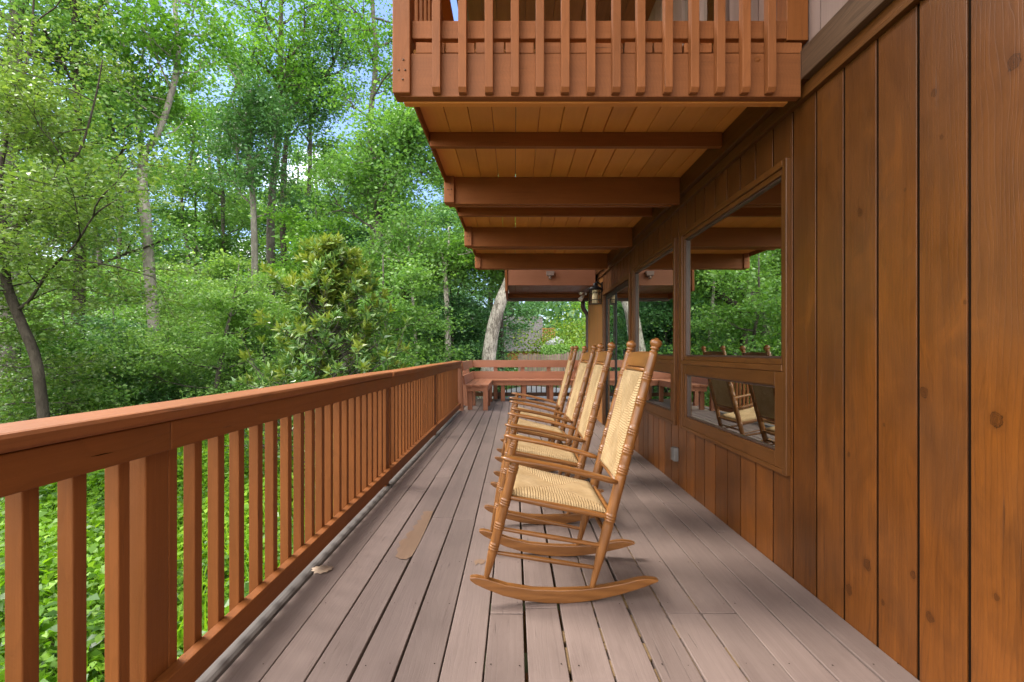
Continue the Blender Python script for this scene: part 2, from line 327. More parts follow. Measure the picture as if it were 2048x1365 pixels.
def tube_arr(pts, rad, seg=10, cap=True):
    pts = [Vector(p) for p in pts]; n = len(pts); vs = []; fs = []
    t = (pts[1] - pts[0]).normalized()
    ref = Vector((1, 0, 0)) if abs(t.x) < 0.9 else Vector((0, 1, 0))
    u = t.cross(ref).normalized()
    for i in range(n):
        t = (pts[min(i + 1, n - 1)] - pts[max(i - 1, 0)])
        if t.length < 1e-9: t = Vector((0, 0, 1))
        t.normalize()
        u = (u - t * u.dot(t)).normalized(); w = t.cross(u)
        for k in range(seg):
            a = 2 * math.pi * k / seg
            vs.append(pts[i] + (u * math.cos(a) + w * math.sin(a)) * rad[i])
    for i in range(n - 1):
        for k in range(seg):
            k2 = (k + 1) % seg
            fs.append((i * seg + k, i * seg + k2, (i + 1) * seg + k2, (i + 1) * seg + k))
    if cap:
        fs.append(tuple(range(seg - 1, -1, -1))); fs.append(tuple((n - 1) * seg + k for k in range(seg)))
    return vs, fs

def tag(o, label=None, cat=None, group=None, kind=None):
    if label: o['label'] = label
    if cat: o['category'] = cat
    if group: o['group'] = group
    if kind: o['kind'] = kind
    return o
def thing(name, loc, label, cat, group=None):
    o = bpy.data.objects.new(name, None); COL.objects.link(o); o.location = loc; o.empty_display_size = 0.2
    ORG[o.name] = tuple(loc)
    return tag(o, label, cat, group)
def dup(root, label=None):
    c = root.copy(); COL.objects.link(c)
    if label: c['label'] = label
    for ch in root.children:
        d = ch.copy(); COL.objects.link(d); d.parent = c
        for g in ch.children:
            e = g.copy(); COL.objects.link(e); e.parent = d
    return c

# ------------------------------------------------------------------ ground
def sst(a, b, x):
    t = np.clip((x - a) / (b - a), 0, 1); return t * t * (3 - 2 * t)
def gz(x, y):
    x = np.asarray(x, float); y = np.asarray(y, float)
    z = -1.25 + 0.85 * sst(-5, 1, x) * sst(9, 14, y)
    z = z + 0.035 * np.maximum(0, y - 27)
    z = z + 0.07 * np.sin(x * 0.9 + 1) * np.cos(y * 0.7) * sst(1.5, 4, np.abs(x + 1)) + 0.05 * np.sin(x * 2.1 + y * 1.3)
    return z
def ground():
    xs = np.concatenate([np.linspace(-260, -24, 20), np.linspace(-23, 14, 75), np.linspace(16, 260, 20)])
    ys = np.concatenate([np.linspace(-160, -6, 12), np.linspace(-5, 40, 91), np.linspace(44, 420, 24)])
    X, Y = np.meshgrid(xs, ys); Z = gz(X, Y)
    vs = np.stack([X, Y, Z], -1).reshape(-1, 3).tolist(); W = len(xs); fs = []
    for j in range(len(ys) - 1):
        for i in range(W - 1): fs.append((j * W + i, j * W + i + 1, (j + 1) * W + i + 1, (j + 1) * W + i))
    mb = MB(); mb.add(vs, fs, 0.5, 0, True)
    tag(mb.build('ground', M['soil']), kind='structure')
    xs = np.linspace(-26, 14, 81); ys = np.linspace(14.2, 19.8, 12)
    X, Y = np.meshgrid(xs, ys); Z = gz(X, Y) + 0.05
    vs = np.stack([X, Y, Z], -1).reshape(-1, 3).tolist(); W = len(xs); fs = []
    for j in range(len(ys) - 1):
        for i in range(W - 1): fs.append((j * W + i, j * W + i + 1, (j + 1) * W + i + 1, (j + 1) * W + i))
    mb = MB(); mb.add(vs, fs, 0.5, 0, True)
    tag(mb.build('driveway', M['asphalt']), kind='structure')
ground()

# ------------------------------------------------------------------ deck
DX0, PITCH, DEND = -0.985, 0.1466, 11.12
def deck():
    r = thing('wooden_deck', (0, 5, 0), 'long mauve painted plank deck running between the railing and the house wall', 'deck')
    mb = MB()
    for k in range(16):
        x0 = DX0 + k * PITCH
        gap = random.choice([0.004, 0.005, 0.007, 0.010]) if k not in (2, 3, 6, 7) else 0.011
        xa, xb = x0 + gap / 2, x0 + PITCH - gap / 2
        if k == 15: xb = 1.331
        ys = [-1.8]
        j = {6: 1.985, 7: 2.03, 11: 1.985, 12: 1.99, 4: 3.1}.get(k, random.uniform(2.6, 4.6))
        y = j
        while y < DEND - 0.6:
            ys.append(y); y += random.uniform(2.4, 4.9)
        ys.append(DEND)
        for a, b in zip(ys[:-1], ys[1:]):
            n = max(2, int((b - a) / 0.5)); w0, w1 = random.uniform(-.0012, .0012), random.uniform(-.0012, .0012)
            # slightly bowed boards, cut in segments along their length
            ph = random.uniform(0, 6); vs = []; dz = random.uniform(-0.0015, 0.0008)
            for i in range(n + 1):
                yy = a + 0.0026 + (b - a - 0.0052) * i / n
                bw = 0.0016 * math.sin(yy * 1.1 + ph)
                for (xx, zz) in ((xa + bw, -0.036), (xb + bw, -0.036), (xb + bw, dz + w0), (xa + bw, dz + w1)): vs.append((xx, yy, zz))
            fs = [(0, 3, 2, 1), (4 * n, 4 * n + 1, 4 * n + 2, 4 * n + 3)]
            for i in range(n):
                for q in range(4):
                    fs.append((4 * i + q, 4 * i + (q + 1) % 4, 4 * i + 4 + (q + 1) % 4, 4 * i + 4 + q))
            mb.add(vs, fs)
    x = DX0 + 16 * PITCH + 0.004
    while x < 2.6:
        mb.box(x + 0.003, x + PITCH - 0.003, 8.75, DEND, -0.036, 0); x += PITCH
    mb.build('floor_boards', M['deck'], r, bevel=0.0032, seg=2)
    mb = MB()
    for k in range(16):
        for y in np.arange(-1.58, 7.0, 0.405):
            for q in (0.028, PITCH - 0.028):
                cx, cy, rr = DX0 + k * PITCH + q + random.uniform(-.006, .006), y + random.uniform(-.008, .008), random.uniform(0.0018, 0.0032)
                if random.random() < 0.4: continue
                mb.add([(cx + rr * math.cos(a), cy + rr * math.sin(a), 0.0016) for a in np.linspace(0, 2 * math.pi, 8)[:-1]], [tuple(range(7))], 0.5)
    tag(mb.build('nail_head', M['dark'], r), 'small dark nail heads in rows across the boards', kind='stuff')
    mb = MB(); rs = np.random.RandomState(8)              # leaf litter caught in the gaps
    for k, (ya, yb) in {8: (1.2, 1.9), 9: (1.2, 2.6), 10: (1.2, 2.3), 11: (1.3, 3.0), 12: (1.2, 2.2), 13: (1.4, 2.8), 6: (2.6, 3.3)}.items():
        x = DX0 + k * PITCH; y = ya
        while y < yb:
            l = rs.uniform(0.03, 0.16); w = rs.uniform(0.0035, 0.006); h = -0.009 + rs.uniform(-.003, .003)
            mb.box(x - w, x + w, y, y + l, h - 0.01, h); y += l + rs.uniform(0.004, 0.09)
    tag(mb.build('gap_debris', M['litter'], r), 'tan leaf litter packed in the board gaps', kind='stuff')
    # weathered rounded edge board under the railing
    mb = MB()
    poly = [(-1.15, -0.036), (-0.990, -0.036), (-0.988, -0.012), (-0.994, -0.001), (-1.005, 0.006), (-1.02, 0.009), (-1.045, 0.008), (-1.08, 0.004), (-1.15, 0.002)]
    mb.prism(poly, 'Y', -1.8, 3.86); mb.prism(poly, 'Y', 3.875, 6.3); mb.prism(poly, 'Y', 6.32, DEND)
    tag(mb.build('edge_board', M['grey'], r, bevel=0.002), 'weathered unpainted grey edge board')
    mb = MB()
    for y in np.arange(-1.6, 11.1, 0.405): mb.box(-1.1, 1.3, y, y + 0.04, -0.2, -0.041)
    for y in (8.8, 9.6, 10.3, 11.0): mb.box(1.34, 2.6, y, y + 0.04, -0.2, -0.041)
    mb.build('joists', M['cedarX'], r)
    mb = MB(); mb.box(-1.19, -1.155, -1.8, DEND, -0.26, -0.003); mb.box(-1.15, 2.6, DEND + 0.003, DEND + 0.04, -0.26, -0.003)
    mb.build('rim_beam', M['paintY'], r)
    for y in (0.2, 2.6, 5.0, 7.4, 9.8):
        z = float(gz(-1.1, y)) - 0.2
        mb = MB(); mb.box(-1.14, -1.04, y, y + 0.1, z, -0.205); mb.build('support_post', M['paintZ'], r)
    # worn patches in the paint
    pts = [(790, 1114), (796, 1106), (793, 1099), (801, 1093), (797, 1085), (806, 1079), (815, 1077), (811, 1070), (820, 1063), (829, 1061), (825, 1054), (836, 1048), (834, 1042), (844, 1040), (841, 1033), (848, 1030), (845, 1025), (853, 1023), (866, 1023),
           (861, 1038), (853, 1056), (845, 1074), (836, 1092), (824, 1113), (812, 1120), (800, 1119)]
    mb = MB(); P = [onfloor(a, b) for a, b in pts]
    mb.add([(p[0], p[1], 0.0022) for p in P], [tuple(range(len(P)))], 0.3)
    mb.build('worn_patch', M['stain'], r)
    pts = [(948, 1123), (955, 1120), (964, 1119), (971, 1122), (968, 1128), (961, 1130), (957, 1127), (951, 1132)]
    mb = MB(); P = [onfloor(a, b) for a, b in pts]
    mb.add([(p[0], p[1], 0.0022) for p in P], [tuple(range(len(P)))], 0.6)
    mb.build('worn_patch', M['stain'], r)
deck()

# ------------------------------------------------------------------ left railing
def railing():
    r = thing('deck_railing', (-1.02, 4, 0), 'long terracotta painted railing with square balusters along the open left side of the deck', 'railing')
    capz0, capz1 = 0.886, 0.924
    def cap(y0, y1, dx):
        mb = MB(); n = 10; vs = []
        prof = [(-1.125, capz0), (-0.974, capz0), (-0.968, capz0 + 0.008), (-0.968, capz1 - 0.010), (-0.974, capz1 - 0.002), (-0.982, capz1), (-1.117, capz1), (-1.125, capz1 - 0.008)]
        for i in range(n + 1):
            y = y0 + (y1 - y0) * i / n; w = 0.002 * math.sin(y * 1.7 + dx * 90)
            for (a, b) in prof: vs.append((a + dx + w, y, b + 0.0015 * math.sin(y * 2.3)))
        k = len(prof); fs = [tuple(range(k)), tuple(n * k + i for i in range(k - 1, -1, -1))]
        for i in range(n):
            for q in range(k): fs.append((i * k + q, i * k + (q + 1) % k, (i + 1) * k + (q + 1) % k, (i + 1) * k + q))
        mb.add(vs, fs); mb.build('cap_rail', SKYLIT['Y'], r, bevel=0.002)
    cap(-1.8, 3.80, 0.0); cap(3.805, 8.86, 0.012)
    for (y0, y1) in ((-1.8, 1.376), (1.379, 3.84), (3.843, 6.23), (6.233, 8.80)):
        mb = MB(); mb.box(-1.023, -0.985, y0, y1, 0.800, capz0 - 0.003); mb.build('top_rail', M['paintY'], r, bevel=0.003)
    for (y0, y1) in ((-1.8, 1.33), (1.333, 3.84), (3.843, 6.23), (6.233, 8.80)):
        mb = MB(); mb.box(-1.023, -0.985, y0, y1, 0.0625, 0.149); mb.build('bottom_rail', M['paintY'], r, bevel=0.003)
    posts = [-1.3, 1.334, 3.83, 6.19]
    for y in posts:
        mb = MB(); mb.box(-1.113, -1.0245, y, y + 0.088, -0.25, capz0 - 0.002); mb.build('post', M['paintZ'], r, bevel=0.004)
    ys = [-0.9 + 0.127 * k for k in range(15)] + [0.999, 1.114, 1.2425, 1.4225]
    y = 1.535
    while y < 8.78: ys.append(y + random.uniform(-0.006, 0.006)); y += 0.1275
    for y in ys:
        if any(p - 0.038 < y < p + 0.088 for p in posts): continue
        t = random.uniform(-0.003, 0.003)
        mb = MB(); mb.box(-1.0625, -1.0245, y, y + 0.037, 0.064, capz0 - 0.02)
        mb.build('baluster', M['paintZ'], r, bevel=0.003)
    # chipped knot on the cap edge, drying check in the top rail
    y0, z0 = 1.205, 0.9; mb = MB(); rs = np.random.RandomState(5)
    pts = [(y0 + 0.032 * math.cos(a) * rs.uniform(.6, 1.1), z0 + 0.011 * math.sin(a) * rs.uniform(.6, 1.1)) for a in np.linspace(0, 2 * math.pi, 15)[:-1]]
    mb.add([(-0.9672, p[0], p[1]) for p in pts] + [(-0.9705, y0, z0)], [(i, (i + 1) % 14, 14) for i in range(14)], 0.1)
    tag(mb.build('chipped_knot', M['cedarX'], r), 'dark chipped knot on the edge of the cap rail')
    mb = MB(); mb.add([(-0.9843, 1.112, 0.8375), (-0.9843, 1.135, 0.8352), (-0.9843, 1.182, 0.8345), (-0.9843, 1.15, 0.8375)], [(0, 1, 2, 3)], 0.1)
    mb.build('drying_crack', M['dark'], r)
railing()

# ------------------------------------------------------------------ corner bench and end railing
def bench():
    r = thing('corner_bench', (-0.7, 9.7, 0), 'coral painted built-in corner bench with slatted seat at the far end of the deck', 'bench')
    sx = [-0.91, -0.765, -0.62]; w = 0.138
    mb = MB()
    for x in sx: mb.box(x, x + w, 8.89, 10.495, 0.442, 0.48)
    for y in (10.5, 10.645, 10.79): mb.box(-0.91, 2.25, y, y + w, 0.442, 0.48)
    mb.build('seat', M['benchY'], r, bevel=0.004)
    mb = MB(); mb.box(-0.53, -0.492, 8.94, 10.53, 0.352, 0.439); mb.box(-0.9, -0.535, 8.93, 8.968, 0.352, 0.439); mb.box(-0.488, 2.2, 10.532, 10.57, 0.352, 0.439)
    mb.build('apron', M['benchY'], r, bevel=0.003)
    for (x, y) in ((-0.582, 8.90), (-0.58, 9.68), (-0.58, 10.46), (-0.88, 9.0), (-0.88, 9.72), (-0.30, 10.585), (0.17, 10.585), (0.77, 10.585), (1.37, 10.585), (1.95, 10.585)):
        mb = MB(); mb.box(x, x + 0.088, y, y + 0.088, 0, 0.350 if x > -0.6 and y > 9 else 0.438); mb.build('leg', M['benchZ'], r, bevel=0.004)
    lean = lambda z: -0.92 - 0.105 * (z - 0.48)
    for (z0, z1) in ((0.735, 0.9), (0.478, 0.645)):
        mb = MB(); f = lean
        mb.prism([(f(z0) - 0.038, z0), (f(z0), z0), (f(z1), z1), (f(z1) - 0.038, z1)], 'Y', 8.962, 10.97)
        mb.build('back_board', M['benchY'], r, bevel=0.003)
        mb = MB(); g = lambda z: 10.955 + 0.105 * (z - 0.48)
        mb.prism([(g(z0), z0), (g(z0) + 0.038, z0), (g(z1) + 0.038, z1), (g(z1), z1)], 'X', -0.955, 2.25)
        mb.build('back_board', M['benchX'], r, bevel=0.003)
    for y in (8.865, 9.7, 10.35):
        mb = MB(); mb.prism([(-1.055, -0.03), (-0.945, -0.03), (-0.962, 0.48), (-1.002, 0.9), (-1.055, 0.9)], 'Y', y, y + 0.088); mb.build('back_support', M['benchZ'], r, bevel=0.004)
    for x in (-0.48, 0.14, 0.74, 1.36, 1.98):
        mb = MB(); mb.prism([(11.09, 0.0), (11.0, 0.0), (10.997, 0.48), (11.04, 0.9), (11.09, 0.9)], 'X', x, x + 0.088); mb.build('back_support', M['benchZ'], r, bevel=0.004)
    r2 = thing('end_railing', (0.6, 11.13, 0), 'dark thin-bar railing behind and below the far bench seat', 'railing')
    mb = MB(); mb.box(-1.05, 2.5, 11.10, 11.135, 0.065, 0.15); mb.build('bottom_rail', M['cedarX'], r2)
    mb = MB(); mb.box(-1.05, 2.5, 11.10, 11.135, 0.50, 0.585); mb.build('top_rail', M['cedarX'], r2)
    x = -1.0
    while x < 2.45:
        mb = MB(); mb.box(x, x + 0.022, 11.107, 11.129, 0.152, 0.498); mb.build('baluster', M['darkbrown'], r2); x += 0.115  # bars coloured dark brown to carry the shade below the bench
bench()

# ------------------------------------------------------------------ house
WX = 1.333
W1, W2, DR = (2.319, 3.80), (3.94, 5.36), (5.49, 7.19)
WZ0, WZ1 = 0.479, 2.023
TZ = 2.233
HOUSE = thing('wooden_house', (WX, 4, 0), 'brown stained timber house with vertical plank walls on the right of the deck', 'house')
def house():
    r = HOUSE
    openings = [(W1[0], W1[1], WZ0, WZ1), (W2[0], W2[1], WZ0, WZ1), (DR[0], DR[1], -0.05, 1.985)]
    seams = [-2.0]
    y = 1.408 - 0.178 * 19
    ys = []
    while y < 7.2: ys.append(y); y += 0.178 + 0.0 * random.random()
    mb = MB(); gap = 0.0125
    for a in ys:
        b = a + 0.178
        segs = [(a, b)]
        cuts = sorted({a, b} | {e for o in openings for e in o[:2] if a < e < b})
        for c0, c1 in zip(cuts[:-1], cuts[1:]):
            mid = (c0 + c1) / 2
            l = c0 + (gap / 2 if c0 == a else 0); h = c1 - (gap / 2 if c1 == b else 0)
            if h - l < 0.004: continue
            op = [o for o in openings if o[0] < mid < o[1]]
            spans = [(-0.25, TZ + 0.005)]
            if op: spans = [s for s in ((-0.25, op[0][2]), (op[0][3], TZ + 0.005)) if s[1] - s[0] > 0.02]
            for z0, z1 in spans:
                mb.box(WX, WX + 0.022, l, h, z0, z1)
    # dark shade sheet behind the grooves
    def back(y0, y1, z0, z1): mb.box(WX + 0.0045, WX + 0.034, y0, y1, z0, z1, 0.5, 1)     # near-black sheet standing in for the deep groove shade
    back(-2.0, W1[0] - 0.001, -0.25, TZ); back(W1[1] + 0.001, W2[0] - 0.001, -0.25, TZ); back(W2[1] + 0.001, DR[0] - 0.001, -0.25, TZ); back(DR[1] + 0.031, 8.68, -0.25, TZ)
    for o in openings:
        if o[2] > 0: back(o[0], o[1], -0.25, o[2] - 0.001)
        back(o[0], o[1], o[3] + 0.001, TZ)
    mb.build('wall', [M['wall'], M['dark']], r, bevel=0.0012, seg=2)
    mb = MB(); y = 7.235                                     # narrow clear panelling beyond the door
    while y < 8.66: mb.box(WX, WX + 0.022, y + 0.0025, y + 0.0635, -0.2, TZ + 0.005); y += 0.066
    tag(mb.build('end_panel', M['wallfar'], r, bevel=0.002), 'light orange narrow-groove panelling beside the door')
    # belt boards
    mb = MB()
    mb.prism([(WX - 0.024, TZ), (WX + 0.02, TZ), (WX + 0.02, TZ + 0.024), (WX - 0.012, TZ + 0.024), (WX - 0.024, TZ + 0.014)], 'Y', -2.0, 8.7, 0.4)
    mb.box(WX - 0.012, WX + 0.02, -2.0, 8.7, TZ + 0.0245, 2.306, 0.6)
    mb.build('belt_trim', M['cedarY'], r, bevel=0.002)
    mb = MB(); mb.box(WX - 0.045, WX + 0.02, -2.0, 2.158, 2.307, 2.44, 0.5); mb.build('ledger', M['belt'], r, bevel=0.004)
    mb = MB(); mb.box(WX - 0.045, WX + 0.02, 2.163, 8.7, 2.307, 2.44, 0.2); mb.build('ledger', M['cedarY'], r, bevel=0.004)
    # upper wall
    mb = MB(); y = -2.0
    ups = (3.02, 3.86)
    while y < 8.5:
        a, b = y + 0.004, y + 0.174
        if b < ups[0] or a > ups[1]: mb.box(WX + 0.002, WX + 0.022, a, b, 2.445, 4.42)
        y += 0.178
    mb.box(WX + 0.024, WX + 0.034, -2.0, ups[0], 2.445, 4.42, 0.5, 1); mb.box(WX + 0.024, WX + 0.034, ups[1], 8.66, 2.445, 4.42, 0.5, 1)
    mb.build('upper_wall', [M['upper'], M['dark']], r)
    # end and back walls, floor line
    mb = MB(); mb.box(WX + 0.036, 7.2, 8.64, 8.72, -0.6, 4.42); mb.box(WX + 0.036, 7.2, -2.1, -2.02, -1.4, 4.42); mb.box(7.2, 7.28, -2.1, 8.72, -1.4, 4.42)
    mb.build('outer_wall', M['cedarZ'], r)
    mb = MB()
    mb.box(WX + 0.06, 4.6, 1.2, 8.6, -0.06, 0.02); mb.box(WX + 0.06, 4.6, 1.2, 8.6, 2.3, 2.36); mb.box(4.6, 4.66, 1.2, 8.6, 0.02, 2.3); mb.box(WX + 0.06, 4.6, 8.54, 8.6, 0.02, 2.3); mb.box(WX + 0.06, 4.6, 1.14, 1.2, 0.02, 2.3)
    mb.build('room', M['room'], r)
    # roof with plank soffit
    mb = MB(); x = -0.45
    while x < WX - 0.02: mb.box(x, min(x + 0.135, WX), -2.4, 8.9, 4.40, 4.42); x += 0.139
    sf = mb.build('soffit', M['darksoffit'], r)
    mb = MB(); mb.prism([(-0.55, 4.423), (7.6, 4.423), (7.6, 4.52), (3.6, 5.6), (-0.55, 4.52)], 'Y', -2.5, 9.0); mb.build('roof', M['shingle'], r)
    # upper window
    y0, y1 = ups
    mb = MB()
    for (a, b, c, d) in ((y0, y0 + 0.07, 2.445, 4.1), (y1 - 0.07, y1, 2.445, 4.1), (y0 + 0.07, y1 - 0.07, 4.03, 4.1), (y0 + 0.07, y1 - 0.07, 2.445, 2.52), (y0 + .39, y0 + .45, 2.52, 4.03)):
        mb.box(WX - 0.012, WX + 0.03, a, b, c, d)
    w = mb.build('window', M['upper'], r, bevel=0.003)
    mb = MB(); mb.box(WX + 0.012, WX + 0.016, y0 + 0.072, y1 - 0.072, 2.522, 4.028); mb.build('pane', M['glass'], w)
    mb = MB(); mb.box(WX + 0.3, WX + 0.31, y0 - 0.2, y1 + 0.2, 2.445, 4.1); mb.build('blind', M['room'], w)
house()

def window(y0, y1, label):
    r = HOUSE; x0 = WX - 0.022; zm = 1.0
    mb = MB()                                            # outer casing
    t = 0.034
    mb.box(x0, WX + 0.03, y0, y0 + t, WZ0, WZ1, None, 1); mb.box(x0, WX + 0.03, y1 - t, y1, WZ0, WZ1, None, 1)
    mb.box(x0, WX + 0.03, y0 + t, y1 - t, WZ1 - t, WZ1); mb.box(x0, WX + 0.03, y0 + t, y1 - t, WZ0, WZ0 + t * 0.8)
    mb.box(x0 - 0.004, WX + 0.03, y0 + t, y1 - t, zm - 0.014, zm + 0.018)
    w = mb.build('window', [M['cedarY'], M['cedarZ']], r, bevel=0.004); tag(w, label)
    def sash(a0, a1, z0, z1, fr, xf, gx):
        s = MB()
        s.box(xf, WX + 0.028, a0, a0 + fr, z0, z1); s.box(xf, WX + 0.028, a1 - fr, a1, z0, z1)
        s.box(xf, WX + 0.028, a0 + fr, a1 - fr, z1 - fr, z1, None, 2); s.box(xf, WX + 0.028, a0 + fr, a1 - fr, z0, z0 + fr, None, 2)
        # thin stop bead round the glass
        b = 0.012; xb = xf + 0.01
        s.box(xb, WX + 0.026, a0 + fr, a0 + fr + b, z0 + fr, z1 - fr, 0.1, 1); s.box(xb, WX + 0.026, a1 - fr - b, a1 - fr, z0 + fr, z1 - fr, 0.1, 1)
        s.box(xb, WX + 0.026, a0 + fr + b, a1 - fr - b, z1 - fr - b, z1 - fr, 0.1, 1); s.box(xb, WX + 0.026, a0 + fr + b, a1 - fr - b, z0 + fr, z0 + fr + b, 0.1, 1)
        s.build('sash', [M['cedarZ'], M['darkbrown'], M['cedarY']], w, bevel=0.003)
        p = MB(); p.box(gx, gx + 0.005, a0 + fr + b, a1 - fr - b, z0 + fr + b, z1 - fr - b); p.build('pane', M['glass'], w)
    sash(y0 + t, y1 - t, zm + 0.0185, WZ1 - t, 0.03, WX - 0.010, WX + 0.014)
    sash(y0 + t, y1 - t, WZ0 + t * 0.8, zm - 0.0145, 0.075, WX - 0.018, WX + 0.006)
window(*W1, 'nearer large picture window with a wide awning pane below')
window(*W2, 'farther picture window with a lower pane, next to the door')

def door():
    r = HOUSE; y0, y1 = DR; t = 0.05
    mb = MB()
    mb.box(WX - 0.02, WX + 0.03, y0, y0 + t, -0.02, 1.985); mb.box(WX - 0.02, WX + 0.03, y1 - t, y1 + 0.03, -0.02, 1.985); mb.box(WX - 0.02, WX + 0.03, y0 + t, y1 - t, 1.93, 1.985)
    d = mb.build('door', M['cedarZ'], r, bevel=0.003)
    for (a, b, x) in ((y0 + t, (y0 + y1) / 2 + 0.03, WX - 0.004), ((y0 + y1) / 2 - 0.03, y1 - t, WX + 0.022)):
        f = 0.07; s = MB()
        s.box(x, x + 0.024, a, a + f, 0.0, 1.928); s.box(x, x + 0.024, b - f, b, 0.0, 1.928); s.box(x, x + 0.024, a + f, b - f, 1.86, 1.928); s.box(x, x + 0.024, a + f, b - f, 0.0, 0.11)
        s.build('door_frame', M['blackmetal'], d, bevel=0.003)
        p = MB(); p.box(x + 0.010, x + 0.015, a + f, b - f, 0.11, 1.86); p.build('pane', M['glass'], d)
    h = MB(); h.tube([(WX - 0.006, y0 + 0.12, 0.88), (WX - 0.05, y0 + 0.12, 0.90), (WX - 0.05, y0 + 0.12, 1.10), (WX - 0.006, y0 + 0.12, 1.12)], [0.012] * 4, 8)
    h.build('handle', M['blackmetal'], d)
door()

# balcony overhead
BX0, BX1, CZ = -0.54, 1.287, 2.442
def balcony():
    r = HOUSE
    mb = MB(); x = BX0 + 0.01; k = 0
    wide = {6: 0.006, 8: 0.010, 3: 0.005}
    while x < 1.32:
        g = wide.get(k, 0.003)
        mb.box(x + g / 2, min(x + 0.1345 - g / 2, 1.331), 2.215, 6.75, CZ, CZ + 0.036); x += 0.1345; k += 1
    b = mb.build('balcony', M['soffitY'], r, bevel=0.0025)
    tag(b, 'overhead balcony with terracotta railing and exposed joists')
    def sub(name, fn, mat, bev=0.003):
        m = MB(); fn(m); return m.build(name, mat, b, bevel=bev)
    # front rim: two plies and the end grain of the floor boards
    sub('fascia', lambda m: m.box(BX0 + 0.02, BX1 + 0.005, 2.164, 2.206, 2.232, 2.428), SKYLIT['X'])
    sub('fascia', lambda m: m.box(BX0 + 0.03, BX1 - 0.03, 2.2065, 2.245, 2.226, 2.4405), M['soffitX'])
    def ends(m):
        x = BX0 + 0.095
        while x < BX1 - 0.05: m.box(x, x + random.uniform(0.125, 0.131), 2.1655, 2.2, 2.431, 2.478, None, 0, 0.0015); x += 0.1345
    sub('deck_edge', ends, SKYLIT['X'])
    # joists
    for y in (2.966, 4.48, 5.92): sub('joist', lambda m: m.box(BX0 + 0.016, BX1 - 0.001, y, y + 0.04, 2.353, CZ - 0.001), M['paintX'])
    for y in (3.73, 5.23, 6.615):
        sub('beam', lambda m: (m.box(BX0 + 0.07, BX1 - 0.001, y, y + 0.039, 2.234, CZ - 0.001), m.box(BX0 + 0.02, BX1 - 0.05, y + 0.0405, y + 0.08, 2.229, CZ - 0.001)), M['paintX'])
    for y in (2.15, 3.715, 5.215, 6.60):
        ps = sub('post', lambda m: m.box(BX0 - 0.004, BX0 + 0.074, y - 0.012, y + 0.076, 2.237, 3.40), SKYLIT['Z'], 0.004)
        s = MB()
        for (dx, dz) in ((0.025, 0.10), (0.053, 0.10), (0.045, 0.145), (0.042, 0.058)):
            c = (BX0 + dx, y - 0.0135, 2.237 + dz); s.tube([(c[0], c[1] - 0.003, c[2]), (c[0], c[1] + 0.004, c[2])], [0.004, 0.005], 10)
        s.build('bolt', M['screw'], b)
    # front railing
    sub('bottom_rail', lambda m: m.box(BX0 + 0.076, BX1 - 0.02, 2.175, 2.213, 2.502, 2.583), SKYLIT['X'])
    sub('top_rail', lambda m: m.box(BX0 + 0.076, BX1 - 0.02, 2.175, 2.213, 3.24, 3.32), SKYLIT['X'])
    sub('cap_rail', lambda m: m.box(BX0 - 0.03, BX1, 2.10, 2.24, 3.402, 3.44), SKYLIT['X'])
    cs = [872, 924.6, 977.7, 1030, 1080, 1131, 1183, 1233.7, 1283, 1338, 1391, 1443, 1494, 1545]
    for c in cs:
        x = (c - HX) * 2.125 / F; t = random.uniform(-0.003, 0.003)
        def bal(m):
            w = 0.0185
            vs = []
            for (z, e) in ((2.238, 0), (2.256, 1), (3.4, 1)):
                for (sx, sy) in ((-1, 0), (1, 0), (1, 1), (-1, 1)):
                    vs.append((x + sx * w + (t if z > 3 else 0), (2.125 if sy == 0 else 2.1635) + (0.014 if (e == 0 and sy == 0) else 0), z))
            fs = [(3, 2, 1, 0), (8, 9, 10, 11)]
            for l in range(2):
                for q in range(4): fs.append((4 * l + q, 4 * l + (q + 1) % 4, 4 * l + 4 + (q + 1) % 4, 4 * l + 4 + q))
            m.add(vs, fs)
        sub('baluster', bal, SKYLIT['Z'], 0.0025)
    sub('wall_post', lambda m: m.box(BX1 - 0.055, BX1 + 0.042, 2.17, 2.258, 2.492, 3.4), M['paintZ'])
    # side railing on the outer edge
    sub('bottom_rail', lambda m: m.box(BX0 + 0.03, BX0 + 0.068, 2.24, 6.59, 2.502, 2.583), M['paintY'])
    sub('top_rail', lambda m: m.box(BX0 + 0.03, BX0 + 0.068, 2.24, 6.59, 3.24, 3.32), M['paintY'])
    sub('cap_rail', lambda m: m.box(BX0 - 0.03, BX0 + 0.11, 2.243, 6.75, 3.402, 3.44), M['paintY'])
    y = 2.30
    while y < 6.55:
        if not any(p - 0.06 < y < p + 0.09 for p in (3.715, 5.215)):
            sub('baluster', lambda m: m.box(BX0 - 0.01, BX0 + 0.028, y, y + 0.038, 2.482, 3.4), M['paintZ'])
        y += 0.125
    sub('rim', lambda m: m.box(BX0, BX0 + 0.013, 2.26, 6.58, 2.39, CZ + 0.034), M['paintY'])
    sub('brace', lambda m: m.prism([(-0.33, 2.482), (-0.24, 2.482), (-0.41, 3.25), (-0.50, 3.25)], 'Y', 3.3, 3.338), M['paintZ'])
    sub('knot_burl', lambda m: m.add([((1515 - HX) * 2.16 / F + 0.016 * math.cos(a) * s, 2.1635 - 0.010 * (1 - s), 2.40 + 0.013 * math.sin(a) * s) for s in (1, 0.6) for a in np.linspace(0, 2 * math.pi, 9)[:-1]],
        [(i, (i + 1) % 8, 8 + (i + 1) % 8, 8 + i) for i in range(8)] + [tuple(range(8, 16))]), M['paintX'], 0)
balcony()

